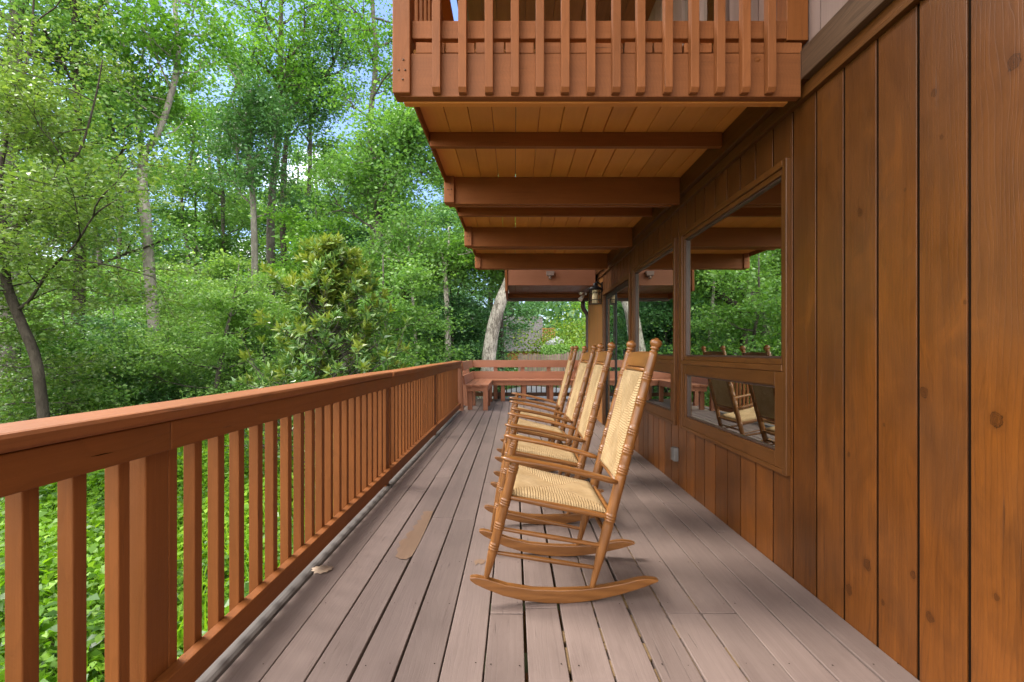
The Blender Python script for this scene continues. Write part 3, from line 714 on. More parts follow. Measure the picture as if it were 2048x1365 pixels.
# low eave at the far end, gutter, downspout
def eave():
    r = HOUSE
    mb = MB(); mb.box(-0.11, WX - 0.05, 7.6, 7.64, 2.141, 2.60); mb.build('eave_header', M['benchX'], r, bevel=0.004)
    mb = MB(); x = -0.10
    while x < WX - 0.03: mb.box(x, min(x + 0.112, WX - 0.002), 7.642, 8.74, 2.14, 2.16); x += 0.116
    mb.build('eave_soffit', M['cedarY'], r)
    mb = MB(); mb.box(-0.10, WX + 0.6, 8.745, 8.785, 2.075, 2.3); mb.build('eave_beam', M['paintX'], r, bevel=0.003)
    mb = MB(); mb.prism([(-0.15, 2.60), (-0.112, 2.60), (-0.112, 2.05), (-0.15, 2.05)], 'Y', 7.58, 8.87); mb.build('barge_board', M['paintY'], r, bevel=0.003)
    mb = MB(); mb.prism([(7.5, 2.64), (7.5, 2.605), (8.92, 2.265), (8.92, 2.30)], 'X', -0.17, WX + 0.02); mb.build('eave_roof', M['shingle'], r)
    mb = MB(); mb.prism([(8.79, 2.16), (8.915, 2.16), (8.91, 2.07), (8.885, 2.02), (8.795, 2.02)], 'X', -0.14, WX + 0.02); mb.build('gutter', M['darkbrown'], r, bevel=0.006)
    mb = MB()
    P = [(1.26, 8.84, 2.03), (1.26, 8.84, 1.93), (1.27, 8.84, 1.88), (1.335, 8.84, 1.79), (1.35, 8.84, 1.73), (1.35, 8.84, 0.12), (1.34, 8.81, 0.06)]
    mb.tube(P, [0.04] * 7, 12); mb.build('downspout', M['darkbrown'], r)
    # fixtures
    t = thing('porch_sensor', (0.56, 7.59, 2.33), 'small tan box light fixture on the eave header board at the far end', 'light fixture')
    p = at(1100, 549, 7.6)
    mb = MB(); mb.prism([(p[0] - 0.065, 2.355), (p[0] + 0.065, 2.355), (p[0] + 0.055, 2.285), (p[0] - 0.055, 2.285)], 'Y', 7.53, 7.598); mb.build('housing', M['upper'], t, bevel=0.006)
    mb = MB(); mb.tube([(p[0], 7.56, 2.284), (p[0], 7.56, 2.235)], [0.026, 0.022], 12); mb.build('lens', M['upper'], t)
    t = thing('floodlight', at(1168, 590, 8.5), 'white twin-head floodlight under the far eave beside the downspout', 'light fixture')
    c = at(1169, 589, 8.5)
    mb = MB(); mb.tube([(c[0] + 0.045, 8.57, c[2] + 0.06), (c[0] + 0.02, 8.5, c[2])], [0.02, 0.02], 8); mb.build('bracket', M['white'], t)
    for s in (-1, 1):
        a = Vector((c[0] - 0.01, 8.52, c[2] + 0.02 + 0.03 * s)); b = a + Vector((-0.07, -0.05, -0.06 + 0.03 * s))
        mb = MB(); mb.tube([a, a.lerp(b, 0.5), b], [0.02, 0.03, 0.042], 12); mb.build('lamp_head', M['white'], t)
eave()

def lantern():
    y, x = 7.29, 1.225; c = (x, y, 1.80)
    t = thing('wall_lantern', c, 'black metal lantern with cream glass on the wall between the door and the downspout', 'lantern')
    w = 0.075
    m = MB(); m.box(WX - 0.014, WX - 0.001, y - 0.05, y + 0.05, 1.98, 2.14); m.tube([(WX - 0.01, y, 2.1), (x + 0.03, y, 2.15), (x, y, 2.12)], [0.012, 0.012, 0.012], 8)
    m.build('bracket', M['blackmetal'], t)
    m = MB()
    for sx in (-1, 1):
        for sy in (-1, 1): m.box(x + sx * w - 0.007, x + sx * w + 0.007, y + sy * w - 0.007, y + sy * w + 0.007, 1.82, 2.03)
    for z in (1.805, 1.87, 1.975): m.box(x - w - 0.008, x + w + 0.008, y - w - 0.008, y + w + 0.008, z, z + 0.012) if z == 1.805 else None
    for z in (1.87, 1.975):
        for s in (-1, 1):
            m.box(x - w + 0.008, x + w - 0.008, y + s * w - 0.004, y + s * w + 0.004, z, z + 0.008); m.box(x + s * w - 0.004, x + s * w + 0.004, y - w + 0.008, y + w - 0.008, z, z + 0.008)
    m.build('cage', M['blackmetal'], t)
    m = MB(); m.tube([(x, y, 2.032), (x, y, 2.05), (x, y, 2.085), (x, y, 2.09), (x, y, 2.12), (x, y, 2.14)], [0.115, 0.11, 0.055, 0.03, 0.03, 0.006], 16); m.build('cap', M['blackmetal'], t)
    m = MB(); m.tube([(x, y, 1.82), (x, y, 2.025)], [0.045, 0.045], 16); m.build('glass_shade', M['candle'], t)
lantern()

def small_things():
    y = 960 * (WX - 0.02) / (1350 - HX)
    t = thing('wall_outlet', (WX, y, 0.3), 'grey covered outlet box low on the plank wall under the windows', 'outlet')
    z = CH - (907 - HY) * y / F
    m = MB(); m.box(WX - 0.04, WX - 0.0005, y - 0.035, y + 0.035, z - 0.062, z + 0.05); m.build('box', M['greyplate'], t, bevel=0.006)
    m = MB(); m.box(WX - 0.047, WX - 0.0405, y - 0.03, y + 0.03, z - 0.056, z + 0.044); m.build('cover', M['greyplate'], t, bevel=0.003)
    # curtain inside the second window
    vs = []; n = 44
    for i in range(n + 1):
        for zz in (0.05, 2.2): vs.append((1.55 + 0.028 * math.sin(i * 1.15), 4.55 + 0.75 * i / n, zz))
    m = MB(); m.add(vs, [(2 * i, 2 * i + 2, 2 * i + 3, 2 * i + 1) for i in range(n)], 0.5, 0, True)
    o = m.build('curtain', M['curtain']); s = o.modifiers.new('thick', 'SOLIDIFY'); s.thickness = 0.004
    tag(o, 'cream curtain hanging inside the window next to the door', 'curtain')
    # dead leaf
    c = onfloor(645, 1141); rs = np.random.RandomState(3); n = 22
    rim = []
    for i in range(n):
        a = 2 * math.pi * i / n; rr = 0.038 * (1 + 0.28 * (i % 2) + rs.uniform(-.08, .08)); 
        rim.append((c[0] + rr * math.cos(a) * 1.15, c[1] + rr * math.sin(a), 0.0075 + 0.003 * math.cos(2 * a) + 0.001 * rs.rand()))
    m = MB(); m.add([(c[0], c[1], 0.006)] + rim, [(0, i + 1, (i + 1) % n + 1) for i in range(n)], 0.5, 0, True)
    o = m.build('dead_leaf', M['leafdry'], None, (c[0], c[1], 0.0)); s = o.modifiers.new('thick', 'SOLIDIFY'); s.thickness = 0.0008
    tag(o, 'dry tan dead leaf lying on the deck near the railing', 'leaf')
small_things()

# ------------------------------------------------------------------ rocking chairs
def lathe_between(m, p0, p1, prof, seg=14):
    p0, p1 = Vector(p0), Vector(p1)
    m.tube([p0.lerp(p1, t) for t, _ in prof], [r for _, r in prof], seg)
def beads(base, groups, n=3, w=0.011, h=0.0028):
    """profile (t, r) list of a turned post: base = [(t, r)...], bead groups at given t (in metres/len handled by caller)"""
    ts = sorted({t for t, _ in base} | set(np.linspace(0, 1, 60)))
    def rb(t):
        for (a, ra), (b, rb_) in zip(base[:-1], base[1:]):
            if a <= t <= b: return ra + (rb_ - ra) * (t - a) / max(b - a, 1e-6)
        return base[-1][1]
    for g in groups:
        for k in range(n):
            c = g + (k - (n - 1) / 2) * w
            for d, _ in ((-w * .5, 0), (-w * .3, 0), (0, 0), (w * .3, 0), (w * .48, 0)): ts.append(c + d)
    ts = sorted({round(t, 5) for t in ts if 0 <= t <= 1})
    out = []
    for t in ts:
        r = rb(t)
        for g in groups:
            for k in range(n):
                c = g + (k - (n - 1) / 2) * w
                if abs(t - c) <= w * .5: r = rb(t) + h * (math.sqrt(max(0, 1 - ((t - c) / (w * .5)) ** 2)) * 1.6 - 0.75)
        out.append((t, r))
    return out
CX0 = 0.214
def chair(label):
    root = thing('rocking_chair', (CX0, 2.315, 0), label, 'rocking chair', 'wooden rocking chairs in a row along the deck')
    yc = 2.315
    yh = lambda x: 0.265 - (x + 0.12) * (0.265 - 0.228) / 0.457       # half width along the depth
    # rockers
    top = [(-0.190, 0.126), (-0.165, 0.128), (-0.12, 0.118), (-0.03, 0.088), (0.08, 0.066), (0.2, 0.058), (0.3, 0.058), (0.4, 0.066), (0.48, 0.078), (0.535, 0.09), (0.57, 0.094), (0.61, 0.089), (0.632, 0.083)]
    bot = [(0.625, 0.076), (0.56, 0.054), (0.46, 0.028), (0.36, 0.010), (0.28, 0.002), (0.214, 0.0), (0.14, 0.004), (0.04, 0.019), (-0.05, 0.044), (-0.12, 0.074), (-0.165, 0.096), (-0.188, 0.114)]
    for s in (-1, 1):
        m = MB(); m.prism(top + bot, 'Y', -0.0165, 0.0165, None, 0, lambda q: (q[0], yc + s * yh(q[0]) + q[1], q[2]))
        m.build('rocker', M['oakX'], root, bevel=0.004)
    # front legs
    for s in (-1, 1):
        L = 0.52
        pr = beads([(0, 0.010), (0.06, 0.0135), (0.22, 0.0205), (0.5, 0.021), (0.6, 0.0215), (0.95, 0.0205), (1, 0.0205)], [0.28, 0.455, 0.655, 0.93], 3, 0.020, 0.0026)
        m = MB(); lathe_between(m, (-0.122, yc + s * 0.265, 0.112), (0.003, yc + s * 0.262, 0.615), pr, 16)
        m.build('leg', M['oakZ'], root)
    # rear posts with finials
    for s in (-1, 1):
        pr = beads([(0, 0.011), (0.07, 0.0155), (0.16, 0.022), (0.3, 0.0235), (0.6, 0.023), (0.9, 0.0205), (1, 0.019)], [0.30, 0.50, 0.585, 0.665, 0.79, 0.895], 3, 0.0105, 0.0026)
        p0, p1 = Vector((0.335, yc + s * 0.228, 0.052)), Vector((0.607, yc + s * 0.222, 1.082))
        m = MB(); lathe_between(m, p0, p1, pr, 16)
        post = m.build('rear_post', M['oakZ'], root)
        d = (p1 - p0).normalized(); m = MB()
        fp = [(0, 0.019), (0.004, 0.013), (0.009, 0.013), (0.012, 0.019), (0.016, 0.0205), (0.020, 0.015), (0.024, 0.019), (0.031, 0.0245), (0.039, 0.0262), (0.047, 0.0245), (0.053, 0.0195), (0.056, 0.011), (0.060, 0.009), (0.0625, 0.004)]
        m.tube([p1 + d * a for a, _ in fp], [b for _, b in fp], 18); m.build('finial', M['oakX'], post)
    # arms
    for s in (-1, 1):
        n = 22; vs = []; k = 10
        for i in range(n + 1):
            t = i / n
            x = -0.058 + t * 0.50; z = 0.632 - 0.112 * t + 0.010 * math.sin(math.pi * t)
            w = 0.036 - 0.019 * t; th = 0.0125
            if t < 0.12: w *= math.sqrt(max(0.02, 1 - ((0.12 - t) / 0.12) ** 2)); th *= 0.35 + 0.65 * math.sqrt(max(0, 1 - ((0.12 - t) / 0.12) ** 2))
            if t > 0.94: w *= 1 - 0.5 * ((t - 0.94) / 0.06) ** 2; th *= 1 - 0.4 * ((t - 0.94) / 0.06) ** 2
            yy = yc + s * (0.272 - 0.028 * t)
            for q in range(k):
                a = 2 * math.pi * q / k
                ca, sa = math.cos(a), math.sin(a)
                vs.append((x, yy + w * math.copysign(abs(ca) ** 0.6, ca), z + th * math.copysign(abs(sa) ** 0.7, sa)))
        fs = [tuple(range(k)), tuple(n * k + q for q in range(k - 1, -1, -1))]
        for i in range(n):
            for q in range(k): fs.append((i * k + q, i * k + (q + 1) % k, (i + 1) * k + (q + 1) % k, (i + 1) * k + q))
        m = MB(); m.add(vs, fs, None, 0, True); m.build('armrest', M['oakX'], root)
    # stretchers
    def st(p, q, r=0.0098):
        m = MB(); P, Q = Vector(p), Vector(q)
        m.tube([P.lerp(Q, t) for t in (0, 0.06, 0.3, 0.5, 0.7, 0.94, 1)], [r * .7, r * .85, r * 1.05, r * 1.12, r * 1.05, r * .85, r * .7], 10); m.build('stretcher', M['oakX'], root)
    for s in (-1, 1):
        st((-0.065, yc + s * 0.264, 0.328), (0.39, yc + s * 0.228, 0.238)); st((-0.092, yc + s * 0.264, 0.227), (0.362, yc + s * 0.228, 0.142))
        st((-0.028, yc + s * 0.262, 0.462), (0.425, yc + s * 0.226, 0.362), 0.013)
    st((-0.088, yc - 0.262, 0.25), (-0.088, yc + 0.262, 0.25)); st((-0.068, yc - 0.262, 0.335), (-0.068, yc + 0.262, 0.335))
    st((0.395, yc - 0.226, 0.29), (0.395, yc + 0.226, 0.29)); st((0.42, yc - 0.224, 0.37), (0.42, yc + 0.224, 0.37), 0.012); st((-0.03, yc - 0.26, 0.455), (-0.03, yc + 0.26, 0.455), 0.013)
    # woven seat
    def woven(name, fn, nu, nv, cords, aspect=1.0):
        vs = []; uvs = []; fs = []; N = nu; K = nv
        for side in (1, -1):
            for i in range(N + 1):
                for j in range(K + 1):
                    u, v = -1 + 2 * i / N, -1 + 2 * j / K
                    vs.append(fn(u, v, side)); uvs.append((u, v, cords))
        W = K + 1; B = (N + 1) * W
        for i in range(N):
            for j in range(K):
                a = i * W + j; fs.append((a, a + W, a + W + 1, a + 1)); fs.append((B + a, B + a + 1, B + a + W + 1, B + a + W))
        def edge(idx):
            for a, b in zip(idx[:-1], idx[1:]): fs.append((a, b, B + b, B + a))
        edge([j for j in range(W)]); edge([N * W + j for j in range(W)][::-1]); edge([i * W for i in range(N + 1)][::-1]); edge([i * W + K for i in range(N + 1)])
        m = MB(); m.add(vs, fs, 0.5, 0, True); o = m.build(name, M['rush'], root)
        at_ = o.data.attributes.new('weave', 'FLOAT_VECTOR', 'POINT'); at_.data.foreach_set('vector', [c for q in uvs for c in q])
        return o
    def seat(u, v, side):
        x = 0.192 + 0.212 * u; hw = 0.262 - 0.040 * (u + 1) / 2
        zc = 0.462 - 0.094 * (u + 1) / 2
        e = max(abs(u), abs(v))
        th = 0.030 * math.sqrt(max(0.0, 1 - max(0, (e - 0.80) / 0.2) ** 2)) if e > 0.80 else 0.030
        sag = -0.012 * (1 - u * u) * (1 - v * v) if side > 0 else 0.006
        ridge = 0.0024 * abs(math.sin(math.pi * 18 * (u if abs(v) > abs(u) else v)))
        return (x, yc + v * hw, zc + 0.008 + side * (th * 0.85 + ridge) + sag)
    woven('seat', seat, 130, 130, 18.0)
    # woven back with crest
    def backf(u, v, side):
        z = 0.755 + 0.235 * u
        xl = 0.335 + (z - 0.052) * 0.264
        hw = 0.182
        e = abs(v)
        th = 0.014 * (math.sqrt(max(0.0, 1 - ((e - 0.86) / 0.14) ** 2)) if e > 0.86 else 1.0) * (0.75 if abs(u) > 0.97 else 1)
        bow = 0.006 * (1 - v * v)
        ridge = 0.002 * abs(math.sin(math.pi * 21 * (u if abs(v) > abs(u) else v)))
        return (xl - side * (th + ridge) - 0.004 + bow, yc + v * hw, z)
    woven('back_panel', backf, 170, 70, 21.0)
    m = MB(); n = 12; vs = []
    for i in range(n + 1):
        v = -1 + 2 * i / n; b = 0.014 * (1 - v * v)
        x1 = 0.335 + (1.085 - 0.052) * 0.264 + b; x0 = 0.335 + (1.012 - 0.052) * 0.264 + b
        tz = 0.006 * (1 - v * v)
        for (xx, zz) in ((x0 - 0.009, 1.012), (x0 + 0.009, 1.012), (x1 + 0.009, 1.078 + tz), (x1 - 0.009, 1.078 + tz)): vs.append((xx, yc + v * 0.212, zz))
    fs = [(0, 1, 2, 3), (4 * n + 3, 4 * n + 2, 4 * n + 1, 4 * n)]
    for i in range(n):
        for q in range(4): fs.append((4 * i + q, 4 * i + (q + 1) % 4, 4 * i + 4 + (q + 1) % 4, 4 * i + 4 + q))
    m.add(vs, fs); m.build('crest_rail', M['oakY'], root, bevel=0.004)
    for s in (-1, 1):
        m = MB(); m.tube([(0.335 + (z - 0.052) * 0.264, yc + s * 0.178, z) for z in (0.46, 0.75, 1.02)], [0.010] * 3, 8); m.build('back_rod', M['oakZ'], root)
    for z in (0.505, 1.0):
        m = MB(); m.tube([(0.335 + (z - 0.052) * 0.264, yc + a, z) for a in (-0.22, 0, 0.22)], [0.009] * 3, 8); m.build('back_spindle', M['oakY'], root)
    return root
c1 = chair('nearest golden oak rocking chair with woven rush seat, first in the row')
for (x, y, rz, lab) in ((0.222, 3.255, -0.012, 'second golden oak rocking chair in the row, right behind the nearest chair'),
                        (0.228, 4.105, 0.015, 'third golden oak rocking chair in the row, between the second and the farthest'),
                        (0.236, 5.03, -0.02, 'farthest golden oak rocking chair, last in the row before the bench')):
    c = dup(c1, lab); c.location = (x, y, 0); c.rotation_euler = (0, rz * 0.6, rz * 1.8)

# ------------------------------------------------------------------ vegetation
def unit(a): return a / np.maximum(np.linalg.norm(a, axis=-1, keepdims=True), 1e-9)
def leaf_mesh(name, C, D, Nn, L, wr, mat, parent=None, org=(0, 0, 0), fold=0.12):
    n = len(C); D = unit(D); S = unit(np.cross(D, Nn)); Nn = np.cross(S, D); L = L[:, None]
    V = np.empty((n, 4, 3), np.float32)
    V[:, 0] = C; V[:, 1] = C + D * L * 0.42 + S * L * wr + Nn * L * fold; V[:, 2] = C + D * L - Nn * L * 0.1; V[:, 3] = C + D * L * 0.42 - S * L * wr + Nn * L * fold
    V -= np.array(org, np.float32)
    me = bpy.data.meshes.new(name)
    me.vertices.add(4 * n); me.vertices.foreach_set('co', V.ravel())
    me.loops.add(4 * n); me.loops.foreach_set('vertex_index', np.arange(4 * n, dtype=np.int32))
    me.polygons.add(n); me.polygons.foreach_set('loop_start', np.arange(0, 4 * n, 4, dtype=np.int32))
    me.materials.append(mat)
    a = me.attributes.new('rnd', 'FLOAT', 'FACE'); a.data.foreach_set('value', RS.rand(n).astype(np.float32))
    me.update(calc_edges=True)
    o = bpy.data.objects.new(name, me); COL.objects.link(o)
    if parent: o.parent = parent
    else: o.location = org
    return o
def rdir(n, up=0.0, zs=1.0):
    d = RS.normal(size=(n, 3)); d[:, 2] = d[:, 2] * zs + up; return unit(d)

def curve(p0, d, L, n, wob, grav=0.0, up=0.0):
    """wandering branch path"""
    p = np.array(p0, float); d = unit(np.array(d, float)); out = [p.copy()]
    for i in range(n):
        d = unit(d + RS.normal(size=3) * wob + np.array([0, 0, up - grav]))
        p = p + d * L / n; out.append(p.copy())
    return np.array(out)

class Tree:
    def __init__(s): s.tr = MB(); s.cl = []           # wood mesh, leaf cluster list (centre, radius)
    def limb(s, path, r0, r1, seg=8):
        n = len(path); s.tr.tube([tuple(p) for p in path], list(np.linspace(r0, r1, n)), seg, 0.5, 0, True, True)
    def branch(s, p0, d, L, r, depth=2, up=0.05, spread=0.8, flat=0.6, cr=0.4):
        path = curve(p0, d, L, 6, 0.16, 0, up)
        s.limb(path, r, max(r * 0.35, 0.004), 6 if r > 0.02 else 4)
        if depth <= 0:
            for q in (0.35, 0.6, 0.8, 1.0):
                i = int(q * 6); s.cl.append((path[i], cr * RS.uniform(0.7, 1.2)))
            return
        k = 3 + int(RS.rand() * 2)
        for j in range(k):
            t = 0.3 + 0.7 * (j + RS.rand() * 0.7) / k
            i = min(5, int(t * 6)); p = path[i]
            td = unit(path[i + 1] - path[i]); sd = unit(np.cross(td, RS.normal(size=3))); sd[2] *= flat
            s.branch(p, td * 0.7 + sd * spread, L * RS.uniform(0.4, 0.62), r * 0.45, depth - 1, up * 0.6, spread, flat, cr)
        s.cl.append((path[-1], cr))
    def leaves(s, n, ll, wr, flat=0.55, nup=0.9, droop=0.15):
        c = np.array([a for a, _ in s.cl]); rr = np.array([b for _, b in s.cl])
        i = RS.randint(0, len(c), n); o = RS.normal(size=(n, 3)) * (0.35 + 0.55 * RS.rand(n, 1)); o[:, 2] *= flat
        C = c[i] + o * rr[i][:, None]
        D = RS.normal(size=(n, 3)); D[:, 2] = D[:, 2] * 0.35 - droop
        N = RS.normal(size=(n, 3)) * 0.55; N[:, 2] += nup
        return C, D, N, ll * RS.uniform(0.5, 1.5, n)
    def finish(s, name, base, label, cat, group, bark, leafm, n, ll, wr=0.32, flat=0.55, nup=0.9, droop=0.15):
        root = thing(name, tuple(base), label, cat, group)
        s.tr.build('trunk', bark, root)
        C, D, N, L = s.leaves(n, ll, wr, flat, nup, droop)
        leaf_mesh('crown', C, D, N, L, wr, leafm, root, base)
        return root

def smooth_path(pts, n=24):
    P = np.array(pts, float); t = np.linspace(0, 1, len(P)); q = np.linspace(0, 1, n)
    # Catmull-Rom
    out = []
    for x in q:
        f = x * (len(P) - 1); i = min(int(f), len(P) - 2); u = f - i
        p0, p1, p2, p3 = P[max(i - 1, 0)], P[i], P[i + 1], P[min(i + 2, len(P) - 1)]
        out.append(0.5 * (2 * p1 + (p2 - p0) * u + (2 * p0 - 5 * p1 + 4 * p2 - p3) * u * u + (3 * p1 - p0 - 3 * p2 + p3) * u ** 3))
    return np.array(out)

def base_at(px, Y):
    x = (px - HX) * Y / F; return (x, Y, float(gz(x, Y)) - 0.05)

# 1 curved dark tree at the far left
def tree_curved():
    Y = 8.2; b = base_at(92, Y); T = Tree()
    P = smooth_path([b] + [at(*q, Y) for q in ((90, 870), (82, 790), (70, 712), (40, 640), (14, 570), (9, 505), (22, 468))])
    T.limb(P, 0.09, 0.062, 12)
    fork = P[-1]
    la = smooth_path([fork] + [at(*q, Y + d) for q, d in (((5, 440), 0), ((0, 360), .1), ((14, 270), .2), ((40, 170), .2), ((62, 80), .3), ((70, -60), .3))]); T.limb(la, 0.05, 0.012)
    lb = smooth_path([fork] + [at(*q, Y - d) for q, d in (((50, 440), 0), ((70, 400), .1), ((115, 350), .3), ((160, 300), .4), ((190, 200), .5), ((205, 120), .6))]); T.limb(lb, 0.036, 0.008)
    lc = smooth_path([P[14]] + [at(*q, Y - d) for q, d in (((60, 600), .1), ((100, 540), .4), ((150, 490), .6), ((190, 430), .7), ((235, 400), .8))]); T.limb(lc, 0.03, 0.008)
    ld = smooth_path([P[16]] + [at(*q, Y + d) for q, d in (((-30, 560), .1), ((-90, 470), .3), ((-160, 350), .4))]); T.limb(ld, 0.06, 0.02)
    for lp, m in ((la, 11), (lb, 8), (lc, 5), (ld, 8)):
        for k in range(m):
            i = 4 + int((len(lp) - 6) * k / m); t = unit(lp[i + 1] - lp[i]); sd = unit(RS.normal(size=3)); sd[2] *= 0.5
            T.branch(lp[i], t * 0.25 + sd, RS.uniform(0.9, 1.9), 0.014, 2, 0.0, 0.9, 0.4, 0.36)
    T.finish('curved_tree', b, 'dark curving trunk with airy olive green foliage at the far left', 'tree', None, M['bark_dark'], M['lf_olive'], 24000, 0.068, 0.3, 0.5, 0.9)
tree_curved()

def forked_tree():
    Y = 14.0; b = base_at(312, Y); T = Tree()
    P = smooth_path([b] + [at(*q, Y) for q in ((313, 760), (308, 650), (300, 560), (293, 450), (284, 360), (288, 308))]); T.limb(P, 0.17, 0.12, 12)
    A = smooth_path([P[-1]] + [at(*q, Y) for q in ((318, 262), (342, 190), (356, 120), (352, 40), (345, -60), (350, -190))]); T.limb(A, 0.095, 0.05, 10)
    B = smooth_path([P[-2]] + [at(*q, Y + .3) for q in ((276, 240), (272, 180), (252, 110), (225, 40), (200, -40), (170, -150))]); T.limb(B, 0.085, 0.035, 10)
    Cc = smooth_path([P[-3]] + [at(*q, Y - .2) for q in ((268, 330), (258, 312))]); T.limb(Cc, 0.03, 0.015, 6)
    for lp, m in ((A, 13), (B, 13)):
        for k in range(m):
            i = 3 + int((len(lp) - 5) * k / m); t = unit(lp[i + 1] - lp[i]); sd = unit(RS.normal(size=3)); sd[2] *= 0.6
            T.branch(lp[i], t * 0.5 + sd, RS.uniform(1.2, 2.3), 0.022, 2, 0.08, 0.8, 0.6, 0.42)
    T.finish('forked_tree', b, 'tall tree with pale trunk forking into two slender leaders, left of centre', 'tree', None, M['bark_pale'], M['lf_bright'], 14000, 0.112, 0.36)
forked_tree()

def slim(px, Y, pts, r0, r1, label, bark, leafm, n, ll, brs, bl, name='slender_tree', up=0.08, cr=0.5, start=0.4, group=None):
    b = base_at(px, Y); T = Tree()
    P = smooth_path([b] + [at(*q, Y) for q in pts]); T.limb(P, r0, r1, 10)
    for k in range(brs):
        i = min(len(P) - 2, int((start + (1 - start) * (k + RS.rand() * .8) / brs) * (len(P) - 1))); t = unit(P[i + 1] - P[i]); a = k * 2.4 + RS.rand()
        f = 1 - 0.35 * (i / len(P))
        T.branch(P[i], t * 0.45 + np.array([math.cos(a), math.sin(a), 0.1]), bl * f * RS.uniform(0.7, 1.2), r0 * 0.3, 2, up, 0.85, 0.6, cr * 1.15)
    return T.finish(name, b, label, 'tree', group, bark, leafm, int(n * 1.35), ll * 0.74, 0.34, 0.75)
slim(512, 18, [(511, 640), (509, 500), (506, 400), (498, 320), (505, 250), (500, 180)], 0.15, 0.05, 'slender pale trunk tree left of the two brown trunks in mid woods', M['bark_pale'], M['lf_dark'], 10000, 0.15, 13, 2.3, start=0.45)
slim(546, 19.5, [(545, 640), (541, 480), (545, 380), (556, 270), (560, 150), (562, 20), (566, -120)], 0.2, 0.06, 'tall brown trunk tree rising to the open sky gap, leafy bright top', M['bark_grey'], M['lf_bright'], 10000, 0.16, 15, 2.6, start=0.62)
slim(568, 21, [(568, 560), (566, 450), (568, 340), (580, 250), (620, 190), (660, 140), (690, 60)], 0.15, 0.05, 'leaning dark trunk tree right of the tall brown trunk, limb bending to the right', M['bark_dark'], M['lf_dark'], 9000, 0.16, 13, 2.4, start=0.5)
slim(690, 15, [(700, 660), (735, 590), (755, 500), (757, 430), (760, 370), (790, 330), (835, 295), (900, 250)], 0.17, 0.06, 'brown leaning tree with a crooked limb beside the balcony corner', M['bark_grey'], M['lf_mid'], 15000, 0.14, 15, 2.2, start=0.4)
slim(745, 14, [(760, 640), (790, 600), (840, 565), (900, 545), (960, 530), (1010, 545)], 0.12, 0.03, 'low tree with a long limb arching right under the balcony', M['bark_dark'], M['lf_mid'], 12000, 0.12, 13, 1.6, start=0.3)
slim(833, 13.5, [(832, 700), (827, 620), (823, 560), (815, 470)], 0.055, 0.025, 'thin white birch-like trunk standing right of the magnolia', M['bark_white'], M['lf_mid'], 3500, 0.11, 8, 1.2, start=0.7)
slim(968, 13, [(976, 730), (986, 660), (1001, 605), (1022, 555), (1048, 490), (1075, 420)], 0.21, 0.13, 'thick white mottled trunk leaning right beyond the bench', M['bark_white'], M['lf_bright'], 9000, 0.12, 10, 1.6, start=0.65)
slim(1001, 15, [(1002, 700), (1001, 640), (1003, 560), (1004, 470), (1004, 380)], 0.11, 0.07, 'straight dark trunk tree just right of the white leaning trunk', M['bark_dark'], M['lf_dark'], 3500, 0.12, 9, 1.2, start=0.66)
slim(35, 12, [(22, 760), (18, 640), (22, 500), (20, 300), (30, 100), (40, -100)], 0.24, 0.12, 'thick grey trunk behind the curved tree at the left edge', M['bark_grey'], M['lf_olive'], 12000, 0.13, 12, 2.4, start=0.5)
slim(150, 13, [(152, 760), (156, 640), (160, 500), (150, 350), (155, 200), (150, 50), (140, -100)], 0.18, 0.07, 'straight mossy trunk tree between the curved tree and the forked tree', M['bark_dark'], M['lf_mid'], 13000, 0.14, 14, 2.3, start=0.42)

for k, (px, Y, r) in enumerate(((240, 21.5, .11), (190, 22.5, .13), (375, 22, .10), (455, 22.5, .11), (622, 22.5, .14))):
    slim(px, Y, [(px + RS.uniform(-6, 6), 640), (px + RS.uniform(-10, 10), 520), (px + RS.uniform(-14, 14), 400), (px + RS.uniform(-20, 20), 280), (px + RS.uniform(-25, 25), 150)], r, r * 0.4,
         'slender grey trunk among its look-alikes standing beyond the driveway', M['bark_grey'], M['lf_mid'], 5000, 0.18, 12, 2.2, start=0.45, group='slender grey trunks beyond the driveway')
# understory: layered light foliage
def understory(px, Y, h, w, label, leafm, n, ll, group=None, name='understory_tree', lean=0):
    b = base_at(px, Y); T = Tree()
    P = curve(b, (lean, 0, 1), h, 10, 0.07, 0, 0.1); T.limb(P, 0.05 + h * 0.008, 0.012, 8)
    m = int(10 + h * 2)
    for k in range(m):
        i = 2 + int(7 * k / m); a = k * 2.4 + RS.rand(); f = 1 - 0.5 * (k / m)
        T.branch(P[i], np.array([math.cos(a), math.sin(a), 0.25]), w * f * RS.uniform(0.75, 1.2), 0.02, 1, -0.01, 0.9, 0.25, 0.46)
    return T.finish(name, b, label, 'tree', group, M['bark_grey'], leafm, int(n * 1.35), ll * 0.90, 0.34, 0.35, 0.9)
understory(420, 13.0, 4.9, 2.2, 'pale green layered understory tree just right of the pale forked trunk', M['lf_pale'], 15000, 0.085)
understory(475, 15.0, 5.0, 2.3, 'mid green layered understory tree between the forked trunk and the magnolia', M['lf_pale'], 14000, 0.09)
understory(225, 13.2, 3.6, 1.7, 'low layered understory tree under the left crowns above the railing', M['lf_dark'], 13000, 0.08)
understory(330, 16.0, 5.2, 2.4, 'feathery understory tree around the foot of the forked trunk', M['lf_mid'], 12000, 0.085)
understory(120, 11.2, 3.4, 1.5, 'low leafy tree beneath the curved trunk', M['lf_mid'], 12000, 0.08)
understory(-80, 9.0, 4.5, 2.2, 'leafy understory tree at the left border of the view', M['lf_olive'], 12000, 0.08)
understory(872, 14.8, 4.0, 2.0, 'dark green feathery hemlock right of the thin white trunk', M['lf_dark'], 18000, 0.075, name='hemlock')
understory(905, 14.5, 4.2, 1.7, 'dark bushy hemlock left of the white leaning trunk', M['lf_dark'], 17000, 0.08, name='hemlock')
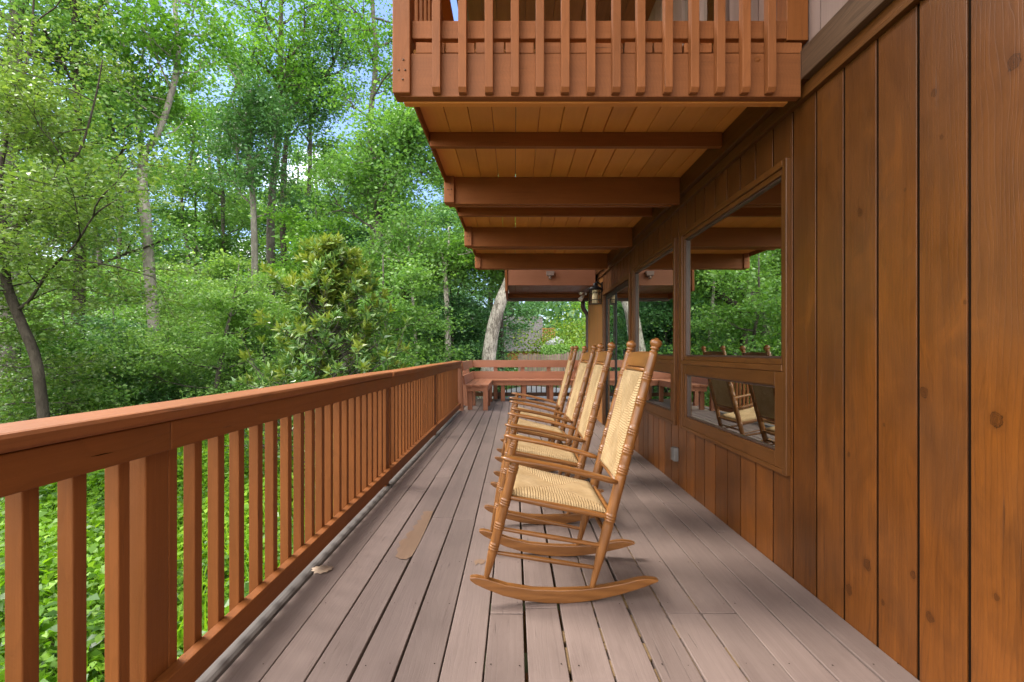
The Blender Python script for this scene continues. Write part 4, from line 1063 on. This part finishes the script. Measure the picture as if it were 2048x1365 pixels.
understory(560, 16, 4.2, 2.2, 'dark leafy small tree behind the left side of the magnolia', M['lf_dark'], 13000, 0.09)
understory(765, 11.8, 4.6, 1.9, 'mid green bushy tree directly right of the magnolia top', M['lf_mid'], 14000, 0.085)
understory(450, 19.5, 7.0, 2.9, 'mid height layered tree filling between the slim trunks behind the magnolia', M['lf_pale'], 13000, 0.12)
understory(250, 19.0, 6.2, 2.9, 'mid height layered tree behind the forked trunk on its left side', M['lf_mid'], 13000, 0.12)
understory(790, 17.5, 7.2, 2.8, 'light green crown filling the space beside the balcony beams', M['lf_pale'], 16000, 0.13)
understory(690, 18.5, 8.0, 3.0, 'bright leafy crown behind the magnolia top', M['lf_bright'], 16000, 0.13)

def magnolia():
    Y = 8.0; b = base_at(668, Y); root = thing('magnolia', b, 'broad magnolia shrub with glossy leaves and yellow-green tips standing beyond the railing', 'shrub')
    m = MB(); tips = []
    axis = [b, at(668, 830, Y), at(662, 700, Y), at(648, 580, Y), at(640, 505, Y)]
    P = smooth_path(axis, 16); m.tube([tuple(p) for p in P], list(np.linspace(0.05, 0.012, 16)), 8, 0.5)
    for k in range(215):
        t = 0.12 + 0.86 * ((k + RS.rand()) / 215) ** 1.15; i = min(14, int(t * 15)); p = P[i] + (P[i + 1] - P[i]) * RS.rand()
        a = k * 2.39996; hz = float(p[2])
        z = (hz + 1.25) / 4.2
        w = (2.7 * max(0.0, 1 - z) ** 0.95 + 0.10) * (0.8 + 0.2 * math.sin(a * 2 + z * 9))
        L = w * RS.uniform(0.4, 1.12)
        if math.cos(a) > 0: L = min(L, (-1.62 - float(p[0])) / max(math.cos(a), 0.05))
        br = curve(p, (math.cos(a), math.sin(a), 0.08 + 0.7 * z), L, 6, 0.12, 0, 0.03)
        m.tube([tuple(q) for q in br], list(np.linspace(0.014, 0.005, 7)), 5, 0.5)
        tips.append((br[-1], unit(br[-1] - br[-2])))
        for j in (2, 3, 4, 5):
            if RS.rand() < 0.85:
                d = unit(br[j] - br[j - 1]) + RS.normal(size=3) * 0.6; tw = curve(br[j], d, L * 0.35 + 0.08, 3, 0.1, 0, 0.22)
                m.tube([tuple(q) for q in tw], [0.006, 0.005, 0.004, 0.003], 4, 0.5); tips.append((tw[-1], unit(tw[-1] - tw[-2])))
    tips.append((P[-1], np.array([0, 0, 1.0])))
    m.build('trunk', M['bark_grey'], root)
    Cs, Ds, Ns, Ls, new = [], [], [], [], []
    for (p, d) in tips:
        top = p[2] > 1.25 + RS.normal() * 0.8 and RS.rand() < 0.6 or RS.rand() < 0.12
        n = RS.randint(10, 15); a0 = RS.rand() * 6
        d = unit(d + np.array([0, 0, 0.35]))
        e1 = unit(np.cross(d, RS.normal(size=3))); e2 = np.cross(d, e1)
        for q in range(n):
            a = a0 + q * 2.4; tilt = 0.35 + 0.95 * q / n
            dr = d * math.cos(tilt) + (e1 * math.cos(a) + e2 * math.sin(a)) * math.sin(tilt)
            Cs.append(p - d * 0.10 * q / n); Ds.append(dr); Ns.append(d + RS.normal(size=3) * 0.2); Ls.append(RS.uniform(0.10, 0.175)); new.append(top and q < n * 0.75)
    Cs, Ds, Ns, Ls, new = map(np.array, (Cs, Ds, Ns, Ls, new))
    leaf_mesh('crown', Cs[~new], Ds[~new], Ns[~new], Ls[~new], 0.17, M['lf_magnolia'], root, b)
    o = leaf_mesh('new_leaves', Cs[new], Ds[new], Ns[new], Ls[new], 0.17, M['lf_magtip'], root, b); o['label'] = 'yellow-green new leaves at the branch tips'
magnolia()
def snag():
    Y = 13.5; b = base_at(894, Y); t = thing('dead_tree', b, 'bare pale dead tree with a forked top among the dark hemlocks', 'tree')
    m = MB(); P = smooth_path([b, at(896, 700, Y), at(893, 600, Y), at(890, 545, Y)]); m.tube([tuple(p) for p in P], list(np.linspace(0.10, 0.06, 24)), 10, 0.5)
    for pts in (((886, 520), (879, 495), (874, 470)), ((894, 510), (898, 480), (897, 455)), ((878, 540), (860, 528)), ((900, 520), (915, 500))):
        P = smooth_path([at(890, 547, Y)] + [at(*q, Y) for q in pts], 10); m.tube([tuple(p) for p in P], list(np.linspace(0.05 if len(pts) > 2 else 0.02, 0.012, 10)), 8, 0.5)
    m.build('trunk', M['bark_white'], t)
snag()
slim(742, 17.5, [(742, 600), (748, 420), (740, 260), (752, 120), (745, 0), (750, -140)], 0.15, 0.05, 'airy bright tree whose crown fills the sky beside the balcony corner post', M['bark_grey'], M['lf_bright'], 7000, 0.14, 13, 2.1, start=0.5)

# woodland trees behind: a few grown variants, copied
def variant(seed, h, r, leafm, n, ll, crown0, bark, spread, cr, label, group):
    RS.seed(seed); T = Tree(); b = (0, 0, 0)
    P = curve(b, (0, 0, 1), h, 14, 0.05, 0, 0.12); T.limb(P, r, r * 0.25, 8)
    m = 18
    for k in range(m):
        t = crown0 + (1 - crown0) * (k + RS.rand() * .6) / m; i = min(13, int(t * 14)); a = k * 2.4 + RS.rand()
        f = (1 - 0.55 * ((t - crown0) / (1 - crown0)))
        T.branch(P[i], np.array([math.cos(a), math.sin(a), 0.25]), spread * f * RS.uniform(0.7, 1.2), r * 0.3, 2, 0.05, 0.8, 0.55, cr)
    return T.finish('woodland_tree', b, label, 'tree', group, bark, leafm, n, ll, 0.36)
GW = 'woodland trees filling the background'
VA = [variant(1, 18, 0.24, M['lf_mid'], 20000, 0.175, 0.2, M['bark_grey'], 4.0, 0.8, 'mid green woodland tree among its look-alikes in the deep background', 'mid green woodland trees'),
      variant(2, 19, 0.26, M['lf_dark'], 21000, 0.175, 0.13, M['bark_dark'], 4.2, 0.8, 'dark green woodland tree among its look-alikes in the deep background', 'dark green woodland trees'),
      variant(3, 20, 0.26, M['lf_bright'], 17000, 0.175, 0.25, M['bark_pale'], 4.0, 0.8, 'bright green woodland tree among its look-alikes in the deep background', 'bright green woodland trees'),
      variant(4, 12, 0.18, M['lf_pale'], 19000, 0.145, 0.10, M['bark_grey'], 3.4, 0.7, 'lower pale green woodland tree among its look-alikes in the deep background', 'pale green woodland trees')]
RS.seed(99)
spots = []   # (px, Y, variant, scale)
for px in range(-420, 1000, 135): spots.append((px + RS.uniform(-35, 35), RS.uniform(21, 26), int(RS.choice([0, 1, 3, 3])), RS.uniform(0.5, 0.72)))
for px in range(-520, 1320, 100): spots.append((px + RS.uniform(-35, 35), RS.uniform(29, 38), int(RS.choice([0, 1, 2, 1])), RS.uniform(0.6, 0.9)))
for px in range(-500, 1400, 130): spots.append((px + RS.uniform(-35, 35), RS.uniform(44, 55), int(RS.choice([1, 0, 1])), RS.uniform(0.7, 0.95)))
used = [False] * 4
for (px, Y, v, s) in spots:
    if 985 < px < 1190 and Y < 44: continue
    b = base_at(px, Y)
    o = VA[v] if not used[v] else dup(VA[v]); used[v] = True
    o.location = b; o.rotation_euler.z = RS.uniform(0, 6.28); o.scale = (s * RS.uniform(1.0, 1.25),) * 2 + (s,)

for (x, y, v, k) in ((-19, 1.5, 0, .6), (-23, 7, 1, .7), (-21, -6, 3, .8), (-27, 0, 2, .7), (-20, 11.5, 3, .75), (-30, 9, 1, .8)):
    o = dup(VA[v]); o.location = (x, y, float(gz(x, y)) - .05); o.rotation_euler.z = RS.uniform(0, 6.28); o.scale = (k * 1.1, k * 1.1, k)

# far woods beyond everything: one mass
def far_woods():
    n = 42000; x = RS.uniform(-150, 110, n); y = RS.uniform(62, 90, n)
    hgt = 11 + 4 * np.sin(x * 0.21) + 3 * np.sin(x * 0.53 + 1) + 2 * np.sin(x * 1.3 + 2)
    z = gz(x, y) + RS.rand(n) ** 0.8 * hgt
    C = np.stack([x, y, z], 1); D = rdir(n, -0.2); N = rdir(n, 0.7); 
    tag(leaf_mesh('far_woods', C, D, N, RS.uniform(0.7, 1.5, n), 0.4, M['lf_dark']), 'dark green mass of far-off woods closing the horizon', 'woods', kind='stuff')
far_woods()

# shrubs of the forest floor
def shrub_mesh(px, Y, w, h, leafm, n, ll, label, name='shrub', group=None):
    b = base_at(px, Y); T = Tree()
    for k in range(9):
        a = RS.rand() * 6.28; T.branch(b, np.array([math.cos(a) * .6, math.sin(a) * .6, 0.9]), h * RS.uniform(0.6, 1.0), 0.012, 1, 0.0, 0.9, 0.8, w * 0.28)
    root = thing(name, b, label, 'shrub', group); T.tr.build('stem', M['bark_grey'], root)
    C, D, N, L = T.leaves(n, ll, 0.34, 0.8, 0.7); C[:, 2] = np.maximum(C[:, 2], b[2] + 0.05)
    leaf_mesh('crown', C, D, N, L, 0.34, leafm, root, b); return root
GS = 'shrubs of the forest floor'
sh = shrub_mesh(200, 12.8, 1.6, 1.5, M['lf_dark'], 5000, 0.09, 'green forest floor shrub among its look-alikes under the trees', group=GS)
for px, Y in [(20, 13.2), (330, 13.3), (430, 13.8), (520, 13.2), (600, 13.8), (690, 13.0), (780, 13.9), (880, 13.4), (-120, 13.4), (960, 19.5 + 1.2), (120, 21), (260, 21.3), (390, 20.9), (500, 21.5), (610, 21), (720, 21.4), (820, 21), (900, 21.6), (0, 21.5), (-140, 21.2)]:
    c = dup(sh); c.location = base_at(px + RS.uniform(-20, 20), Y); c.rotation_euler.z = RS.uniform(0, 6.28); k = RS.uniform(0.7, 1.15) * (1.25 if Y > 20 else 0.85); c.scale = (k * 1.2, k * 1.2, k)
shrub_mesh(1125, 27, 3.4, 3.1, M['lf_lime'], 9000, 0.13, 'bright lime green bush behind the picket fence near the downspout')
shrub_mesh(1165, 24, 2.4, 2.2, M['lf_pale'], 7000, 0.11, 'pale rounded bush right of the lime green bush')
def hedge():
    b = (1.9, 22.0, 0); n = 9000
    x = RS.uniform(1.25, 4.2, n); t = RS.uniform(0, math.pi, n); y = 22 - np.cos(t) * 0.45 + RS.normal(size=n) * .04; z = gz(x, y) + np.clip(np.sin(t), 0, 1) * 0.9 * RS.uniform(0.75, 1.05, n) + 0.85
    C = np.stack([x, y, z], 1); N = np.stack([RS.normal(size=n) * .5, -np.cos(t) + RS.normal(size=n) * .4, np.sin(t) + RS.normal(size=n) * .4], 1)
    root = thing('hedge', (2.6, 22.0, float(gz(2.6, 22))), 'clipped grey-green hedge above the picket fence', 'hedge')
    leaf_mesh('foliage', C, rdir(n), N, RS.uniform(0.06, 0.11, n), 0.38, M['lf_pale'], root, root.location)
    m = MB()
    for x in np.arange(1.3, 4.2, 0.3): m.tube([(x, 22, float(gz(x, 22)) - 0.1), (x + .05, 22, float(gz(x, 22)) + 1.4)], [0.03, 0.015], 6)
    m.build('stems', M['bark_dark'], root)
hedge()

def groundcover():
    n = 165000
    Y = -1.5 + 15.4 * RS.rand(n) ** 0.8; x = -1.25 - RS.rand(n) ** 1.15 * (6.0 + np.maximum(Y, 0) * 0.85)
    big = 0.5 + 0.5 * np.sin(x * 1.7 + np.sin(Y * 1.3) * 1.5) * np.cos(Y * 1.1 + x * .4)
    h = (0.12 + 0.34 * big) * sst(1.2, 1.8, -x) + 0.03
    f = RS.rand(n) ** 0.6
    z = gz(x, Y) + h * f
    C = np.stack([x, Y, z], 1); D = RS.normal(size=(n, 3)); D[:, 2] = D[:, 2] * 0.4 + 0.25; N = RS.normal(size=(n, 3)) * 0.5; N[:, 2] += 1.1
    L = RS.uniform(0.035, 0.085, n) * (1 + 0.06 * np.maximum(Y, 0))
    tag(leaf_mesh('groundcover', C, D, N, L, 0.36, M['lf_ground'], fold=0.1), 'bright yellow-green leafy ground cover seen through the railing', 'ground cover', kind='stuff')
    n = 14000                                             # grassy blades in between
    Y = 0.3 + 12 * RS.rand(n) ** 0.8; x = -1.3 - RS.rand(n) * (1.5 + Y * 0.8); z = gz(x, Y)
    D = RS.normal(size=(n, 3)) * 0.5; D[:, 2] = 1.0
    tag(leaf_mesh('grass', np.stack([x, Y, z], 1), D, rdir(n), RS.uniform(0.2, 0.5, n), 0.025, M['lf_ground'], fold=0.0), 'tall green grass blades among the ground cover', 'grass', kind='stuff')
    cs = []                                                # taller mixed weeds in clumps
    for k in range(420):
        y = 0.6 + 12.5 * RS.rand() ** 0.8; xx = -1.6 - RS.rand() * (1.6 + y * 0.85); cs.append((xx, y, RS.uniform(0.12, 0.32), RS.uniform(0.25, 0.75), RS.uniform(0.06, 0.15)))
    cs = np.array(cs); i = RS.randint(0, len(cs), 16000); q = cs[i]; t = RS.rand(16000)
    a = RS.rand(16000) * 6.28; rr = q[:, 2] * (0.25 + 0.75 * RS.rand(16000)) * (1.1 - 0.6 * t)
    C = np.stack([q[:, 0] + rr * np.cos(a), q[:, 1] + rr * np.sin(a), gz(q[:, 0], q[:, 1]) + q[:, 3] * t + 0.05], 1)
    D = np.stack([np.cos(a), np.sin(a), RS.uniform(-0.35, 0.25, 16000)], 1); N = RS.normal(size=(16000, 3)) * 0.3; N[:, 2] += 1
    tag(leaf_mesh('weeds', C, D, N, q[:, 4] * RS.uniform(0.6, 1.1, 16000), 0.3, M['lf_weed'], fold=0.1), 'taller mixed weeds standing in clumps in the ground cover', 'weeds', kind='stuff')
    n = 60000                                             # woodland floor plants beyond
    Y = RS.uniform(20, 40, n); x = RS.uniform(-34, 2, n); z = gz(x, Y) + 0.5 * RS.rand(n)
    D = rdir(n, 0.2); N = rdir(n, 1.0)
    tag(leaf_mesh('woodland_floor_plants', np.stack([x, Y, z], 1), D, N, RS.uniform(0.12, 0.3, n), 0.36, M['lf_mid']), 'low green plants covering the woodland floor beyond the driveway', 'ground cover', kind='stuff')
groundcover()

# ------------------------------------------------------------------ neighbours beyond the deck
def fence():
    y = 20.3; t = thing('picket_fence', (1.8, y, float(gz(1.8, y))), 'weathered wooden picket fence beyond the end of the deck', 'fence')
    m = MB(); x = 0.15
    while x < 4.6:
        z = float(gz(x, y)); h = 1.32 + 0.06 * x + RS.uniform(-.02, .02)
        m.prism([(x, z), (x + 0.11, z), (x + 0.11, z + h), (x + 0.055, z + h + 0.05), (x, z + h)], 'Y', y, y + 0.02); x += 0.128
    m.build('pickets', M['greyfence'], t)
    m = MB(); m.box(0.1, 4.6, y + 0.022, y + 0.06, 0.0, 0.09); m.box(0.1, 4.6, y + 0.022, y + 0.06, 0.65, 0.74); m.build('rail', M['greyfence'], t)
    for x in (0.2, 2.4, 4.5):
        m = MB(); m.box(x, x + 0.1, y + 0.062, y + 0.16, float(gz(x, y)) - .2, 1.05); m.build('post', M['greyfence'], t)
fence()
def cottage():
    y = 35.0; zg = float(gz(0, y)); t = thing('cottage', (0, y, zg), 'neighbouring cottage with a steep grey shingle roof past the fence', 'house')
    X0, X1 = at(940, 0, y)[0], at(1087, 0, y)[0]
    m = MB(); m.box(X0 + 0.2, X1 - 0.2, y, y + 6, zg - .3, 1.25); m.build('wall', M['orangewood'], t)
    m = MB(); rows = 22
    for k in range(rows):
        z0 = 1.15 + (3.75 - 1.15) * k / rows; z1 = z0 + 2.6 / rows; ya = y - 0.5 + 2.6 * (k / rows) * 0.6; x = X0 + RS.uniform(-.2, 0)
        while x < X1:
            w = RS.uniform(0.22, 0.32); e = min(x + w, X1)
            m.prism([(ya - 0.03, z0), (ya + 0.02, z0), (ya + 0.09, z1 + 0.03), (ya + 0.05, z1 + 0.03)], 'X', x, e - 0.012); x += w
    m.prism([(y - 0.44, 1.15), (y + 3, 1.15), (y + 1.12, 3.78)], 'X', X0, X1 - 0.03, 0.2)
    m.build('roof', M['shingle'], t)
    m = MB(); a = at(1084, 0, y)[0]; m.box(a, a + 0.9, y - 0.3, y + 1, 1.85, 1.95)
    for k in range(7): m.box(a + 0.02 + k * 0.14, a + 0.1 + k * 0.14, y - 0.3, y - 0.26, 1.95, 2.75)
    m.box(a, a + 0.95, y - 0.34, y - 0.24, 2.752, 2.83); m.build('balcony', M['orangewood'], t)
    m = MB(); m.box(a + 0.05, a + 0.15, y - 0.28, y - 0.18, zg - .3, 1.85); m.build('post', M['orangewood'], t)
cottage()
def canopy():
    c = at(1113, 690, 26); zg = float(gz(c[0], 26)); t = thing('patio_umbrella', (c[0], 26, zg), 'white canvas patio umbrella behind the hedge and fence', 'umbrella')
    m = MB(); n = 8; z0, z1 = 1.60, 1.96; R = 0.62
    vs = [(c[0], 26, z1)] + [(c[0] + R * math.cos(a), 26 + R * math.sin(a), z0) for a in np.linspace(0, 2 * math.pi, n + 1)[:-1]] + [(c[0] + R * math.cos(a), 26 + R * math.sin(a), z0 - 0.12) for a in np.linspace(0, 2 * math.pi, n + 1)[:-1]]
    m.add(vs, [(0, 1 + i, 1 + (i + 1) % n) for i in range(n)] + [(1 + i, 1 + n + i, 1 + n + (i + 1) % n, 1 + (i + 1) % n) for i in range(n)])
    m.build('canopy', M['canvas'], t)
    m = MB(); m.tube([(c[0], 26, zg - 0.1), (c[0], 26, 1.95)], [0.03, 0.03], 8); m.build('pole', M['greyplate'], t)
canopy()

def car(px, Y, ang, paint, label):
    b = base_at(px, Y); z0 = b[2] + 0.1
    t = thing('parked_car', (b[0], b[1], z0), label, 'car', 'cars parked on the driveway')
    side = [(-2.1, 0.35), (-2.15, 0.6), (-2.05, 0.82), (-1.35, 0.93), (-0.75, 1.38), (0.55, 1.43), (1.35, 1.05), (1.95, 0.97), (2.12, 0.75), (2.1, 0.35)]
    m = MB(); N = len(side)
    def sec(yy, sc): return [(x, yy * (1 if z < 0.95 else 1 - 0.28 * (z - 0.95) / 0.48), z) for x, z in side]
    vs = sec(-0.86, 1) + sec(-0.8, 1) + sec(0.8, 1) + sec(0.86, 1)
    vs = [(x, y, z) for x, y, z in sec(-0.87, 1)] + [(x, y, z) for x, y, z in sec(0.87, 1)]
    m.add(vs, [tuple(range(N)), tuple(range(2 * N - 1, N - 1, -1))] + [(i, i + N, (i + 1) % N + N, (i + 1) % N) for i in range(N)])
    body = m.build('body', paint, t, (0, 0, 0), bevel=0.06, seg=3, smooth=False)
    g = MB()
    for s in (-1, 1):
        f = lambda z: 0.872 * (1 - 0.28 * max(0, z - 0.95) / 0.48)
        for poly in ([(-1.1, 0.98), (-0.72, 1.30), (-0.1, 1.34), (-0.1, 0.98)], [(-0.02, 0.98), (-0.02, 1.34), (0.5, 1.35), (1.05, 1.06), (1.05, 0.98)]):
            g.add([(x, s * (f(z) + 0.004), z) for x, z in poly], [tuple(range(len(poly)))])
    g.build('window', M['car_glass'], t, (0, 0, 0))
    g = MB()
    g.add([(-1.30, -0.72, 0.985), (-1.30, 0.72, 0.985), (-0.80, 0.58, 1.358), (-0.80, -0.58, 1.358)], [(0, 1, 2, 3)])
    o = g.build('windscreen', M['car_glass'], t, (0, 0, 0))
    for x in (-1.35, 1.3):
        for s in (-1, 1):
            w = MB(); w.tube([(x, s * 0.72, 0.32), (x, s * 0.74, 0.32), (x, s * 0.88, 0.32), (x, s * 0.90, 0.32)], [0.30, 0.33, 0.33, 0.29], 20); wh = w.build('wheel', M['rubber'], t, (0, 0, 0))
            w = MB(); w.tube([(x, s * 0.88, 0.32), (x, s * 0.905, 0.32)], [0.2, 0.19], 16); w.build('rim', M['greyplate'], wh, (0, 0, 0))
    for s in (-1, 1):
        w = MB(); w.box(-2.16, -2.06, s * 0.6 - 0.16, s * 0.6 + 0.16, 0.62, 0.76); w.build('headlight', M['white'], t, (0, 0, 0), bevel=0.03)
    t.rotation_euler.z = ang
car(245, 16.6, 0.35, M['car_silver'], 'silver car parked among the trees, right of the curved trunk')
car(18, 15.8, 2.6, M['car_white'], 'pale car parked behind the thick grey trunk at the left edge')

# ------------------------------------------------------------------ light, sky, camera
SUN_EL, SUN_AZ = math.radians(50), math.radians(288)      # azimuth clockwise from +Y: veiled sun from the open side, slightly ahead
sd = Vector((math.sin(SUN_AZ) * math.cos(SUN_EL), math.cos(SUN_AZ) * math.cos(SUN_EL), math.sin(SUN_EL)))
L = bpy.data.lights.new('sun', 'SUN'); L.energy = 1.5; L.angle = math.radians(24.0); L.color = (1.0, 0.95, 0.87)
lo = bpy.data.objects.new('sun', L); COL.objects.link(lo); lo.rotation_euler = (-sd).to_track_quat('-Z', 'Y').to_euler()

W = bpy.data.worlds.new('World'); SC.world = W; W.use_nodes = True
nt = W.node_tree; nt.nodes.clear(); g = NT(nt)
sky = g.n('ShaderNodeTexSky', None, sky_type='NISHITA', sun_disc=False, sun_elevation=SUN_EL, sun_rotation=SUN_AZ, air_density=1.0, dust_density=0.6, ozone_density=1.5)
gen = g.n('ShaderNodeTexCoord').outputs['Generated']
sp = g.n('ShaderNodeSeparateXYZ', {0: gen})
zz = g.math('ADD', g.math('MAXIMUM', sp.outputs[2], 0.0), 0.22)
pv = g.n('ShaderNodeCombineXYZ', {0: g.math('DIVIDE', sp.outputs[0], zz), 1: g.math('DIVIDE', sp.outputs[1], zz), 2: 0.0}).outputs[0]
cn = g.n('ShaderNodeTexNoise', {'Vector': pv, 'Scale': 1.5, 'Detail': 8.0, 'Roughness': 0.55, 'Distortion': 0.3}).outputs['Fac']
cn = g.math('ADD', cn, g.math('MULTIPLY', g.math('SUBTRACT', 0.15, g.math('ADD', g.math('MULTIPLY', sp.outputs[1], 0.9), g.math('MULTIPLY', sp.outputs[0], 0.25))), 0.17))   # unseen cloud thickened behind and overhead as added fill light
cf = g.ramp(cn, [(0.46, 0.0), (0.62, 1.0)])
skyc = g.mix(1.0, sky.outputs[0], (0.46, 0.47, 0.56), 'MULTIPLY')
mix = g.mix(cf, skyc, (11.5, 11.2, 10.8))
bg = g.n('ShaderNodeBackground', {0: mix, 1: 0.15})
nt.links.new(bg.outputs[0], g.n('ShaderNodeOutputWorld').inputs[0])

cam = bpy.data.cameras.new('camera'); cam.sensor_width = 36; cam.lens = F / 2048 * 36
cam.shift_x = -(HX - 1024) / 2048; cam.shift_y = (HY - 682.5) / 2048
cam.clip_start = 0.05; cam.clip_end = 2000
co = bpy.data.objects.new('camera', cam); COL.objects.link(co); co.location = (0, 0, CH); co.rotation_euler = (math.radians(90), 0, 0)
SC.camera = co
SC.view_settings.view_transform = 'Standard'; SC.view_settings.look = 'None'; SC.view_settings.gamma = 1.0
SC.view_settings.exposure = 1.9
SC.cycles.max_bounces = 10; SC.cycles.transparent_max_bounces = 12; SC.cycles.diffuse_bounces = 5
SC.cycles.use_denoising = True
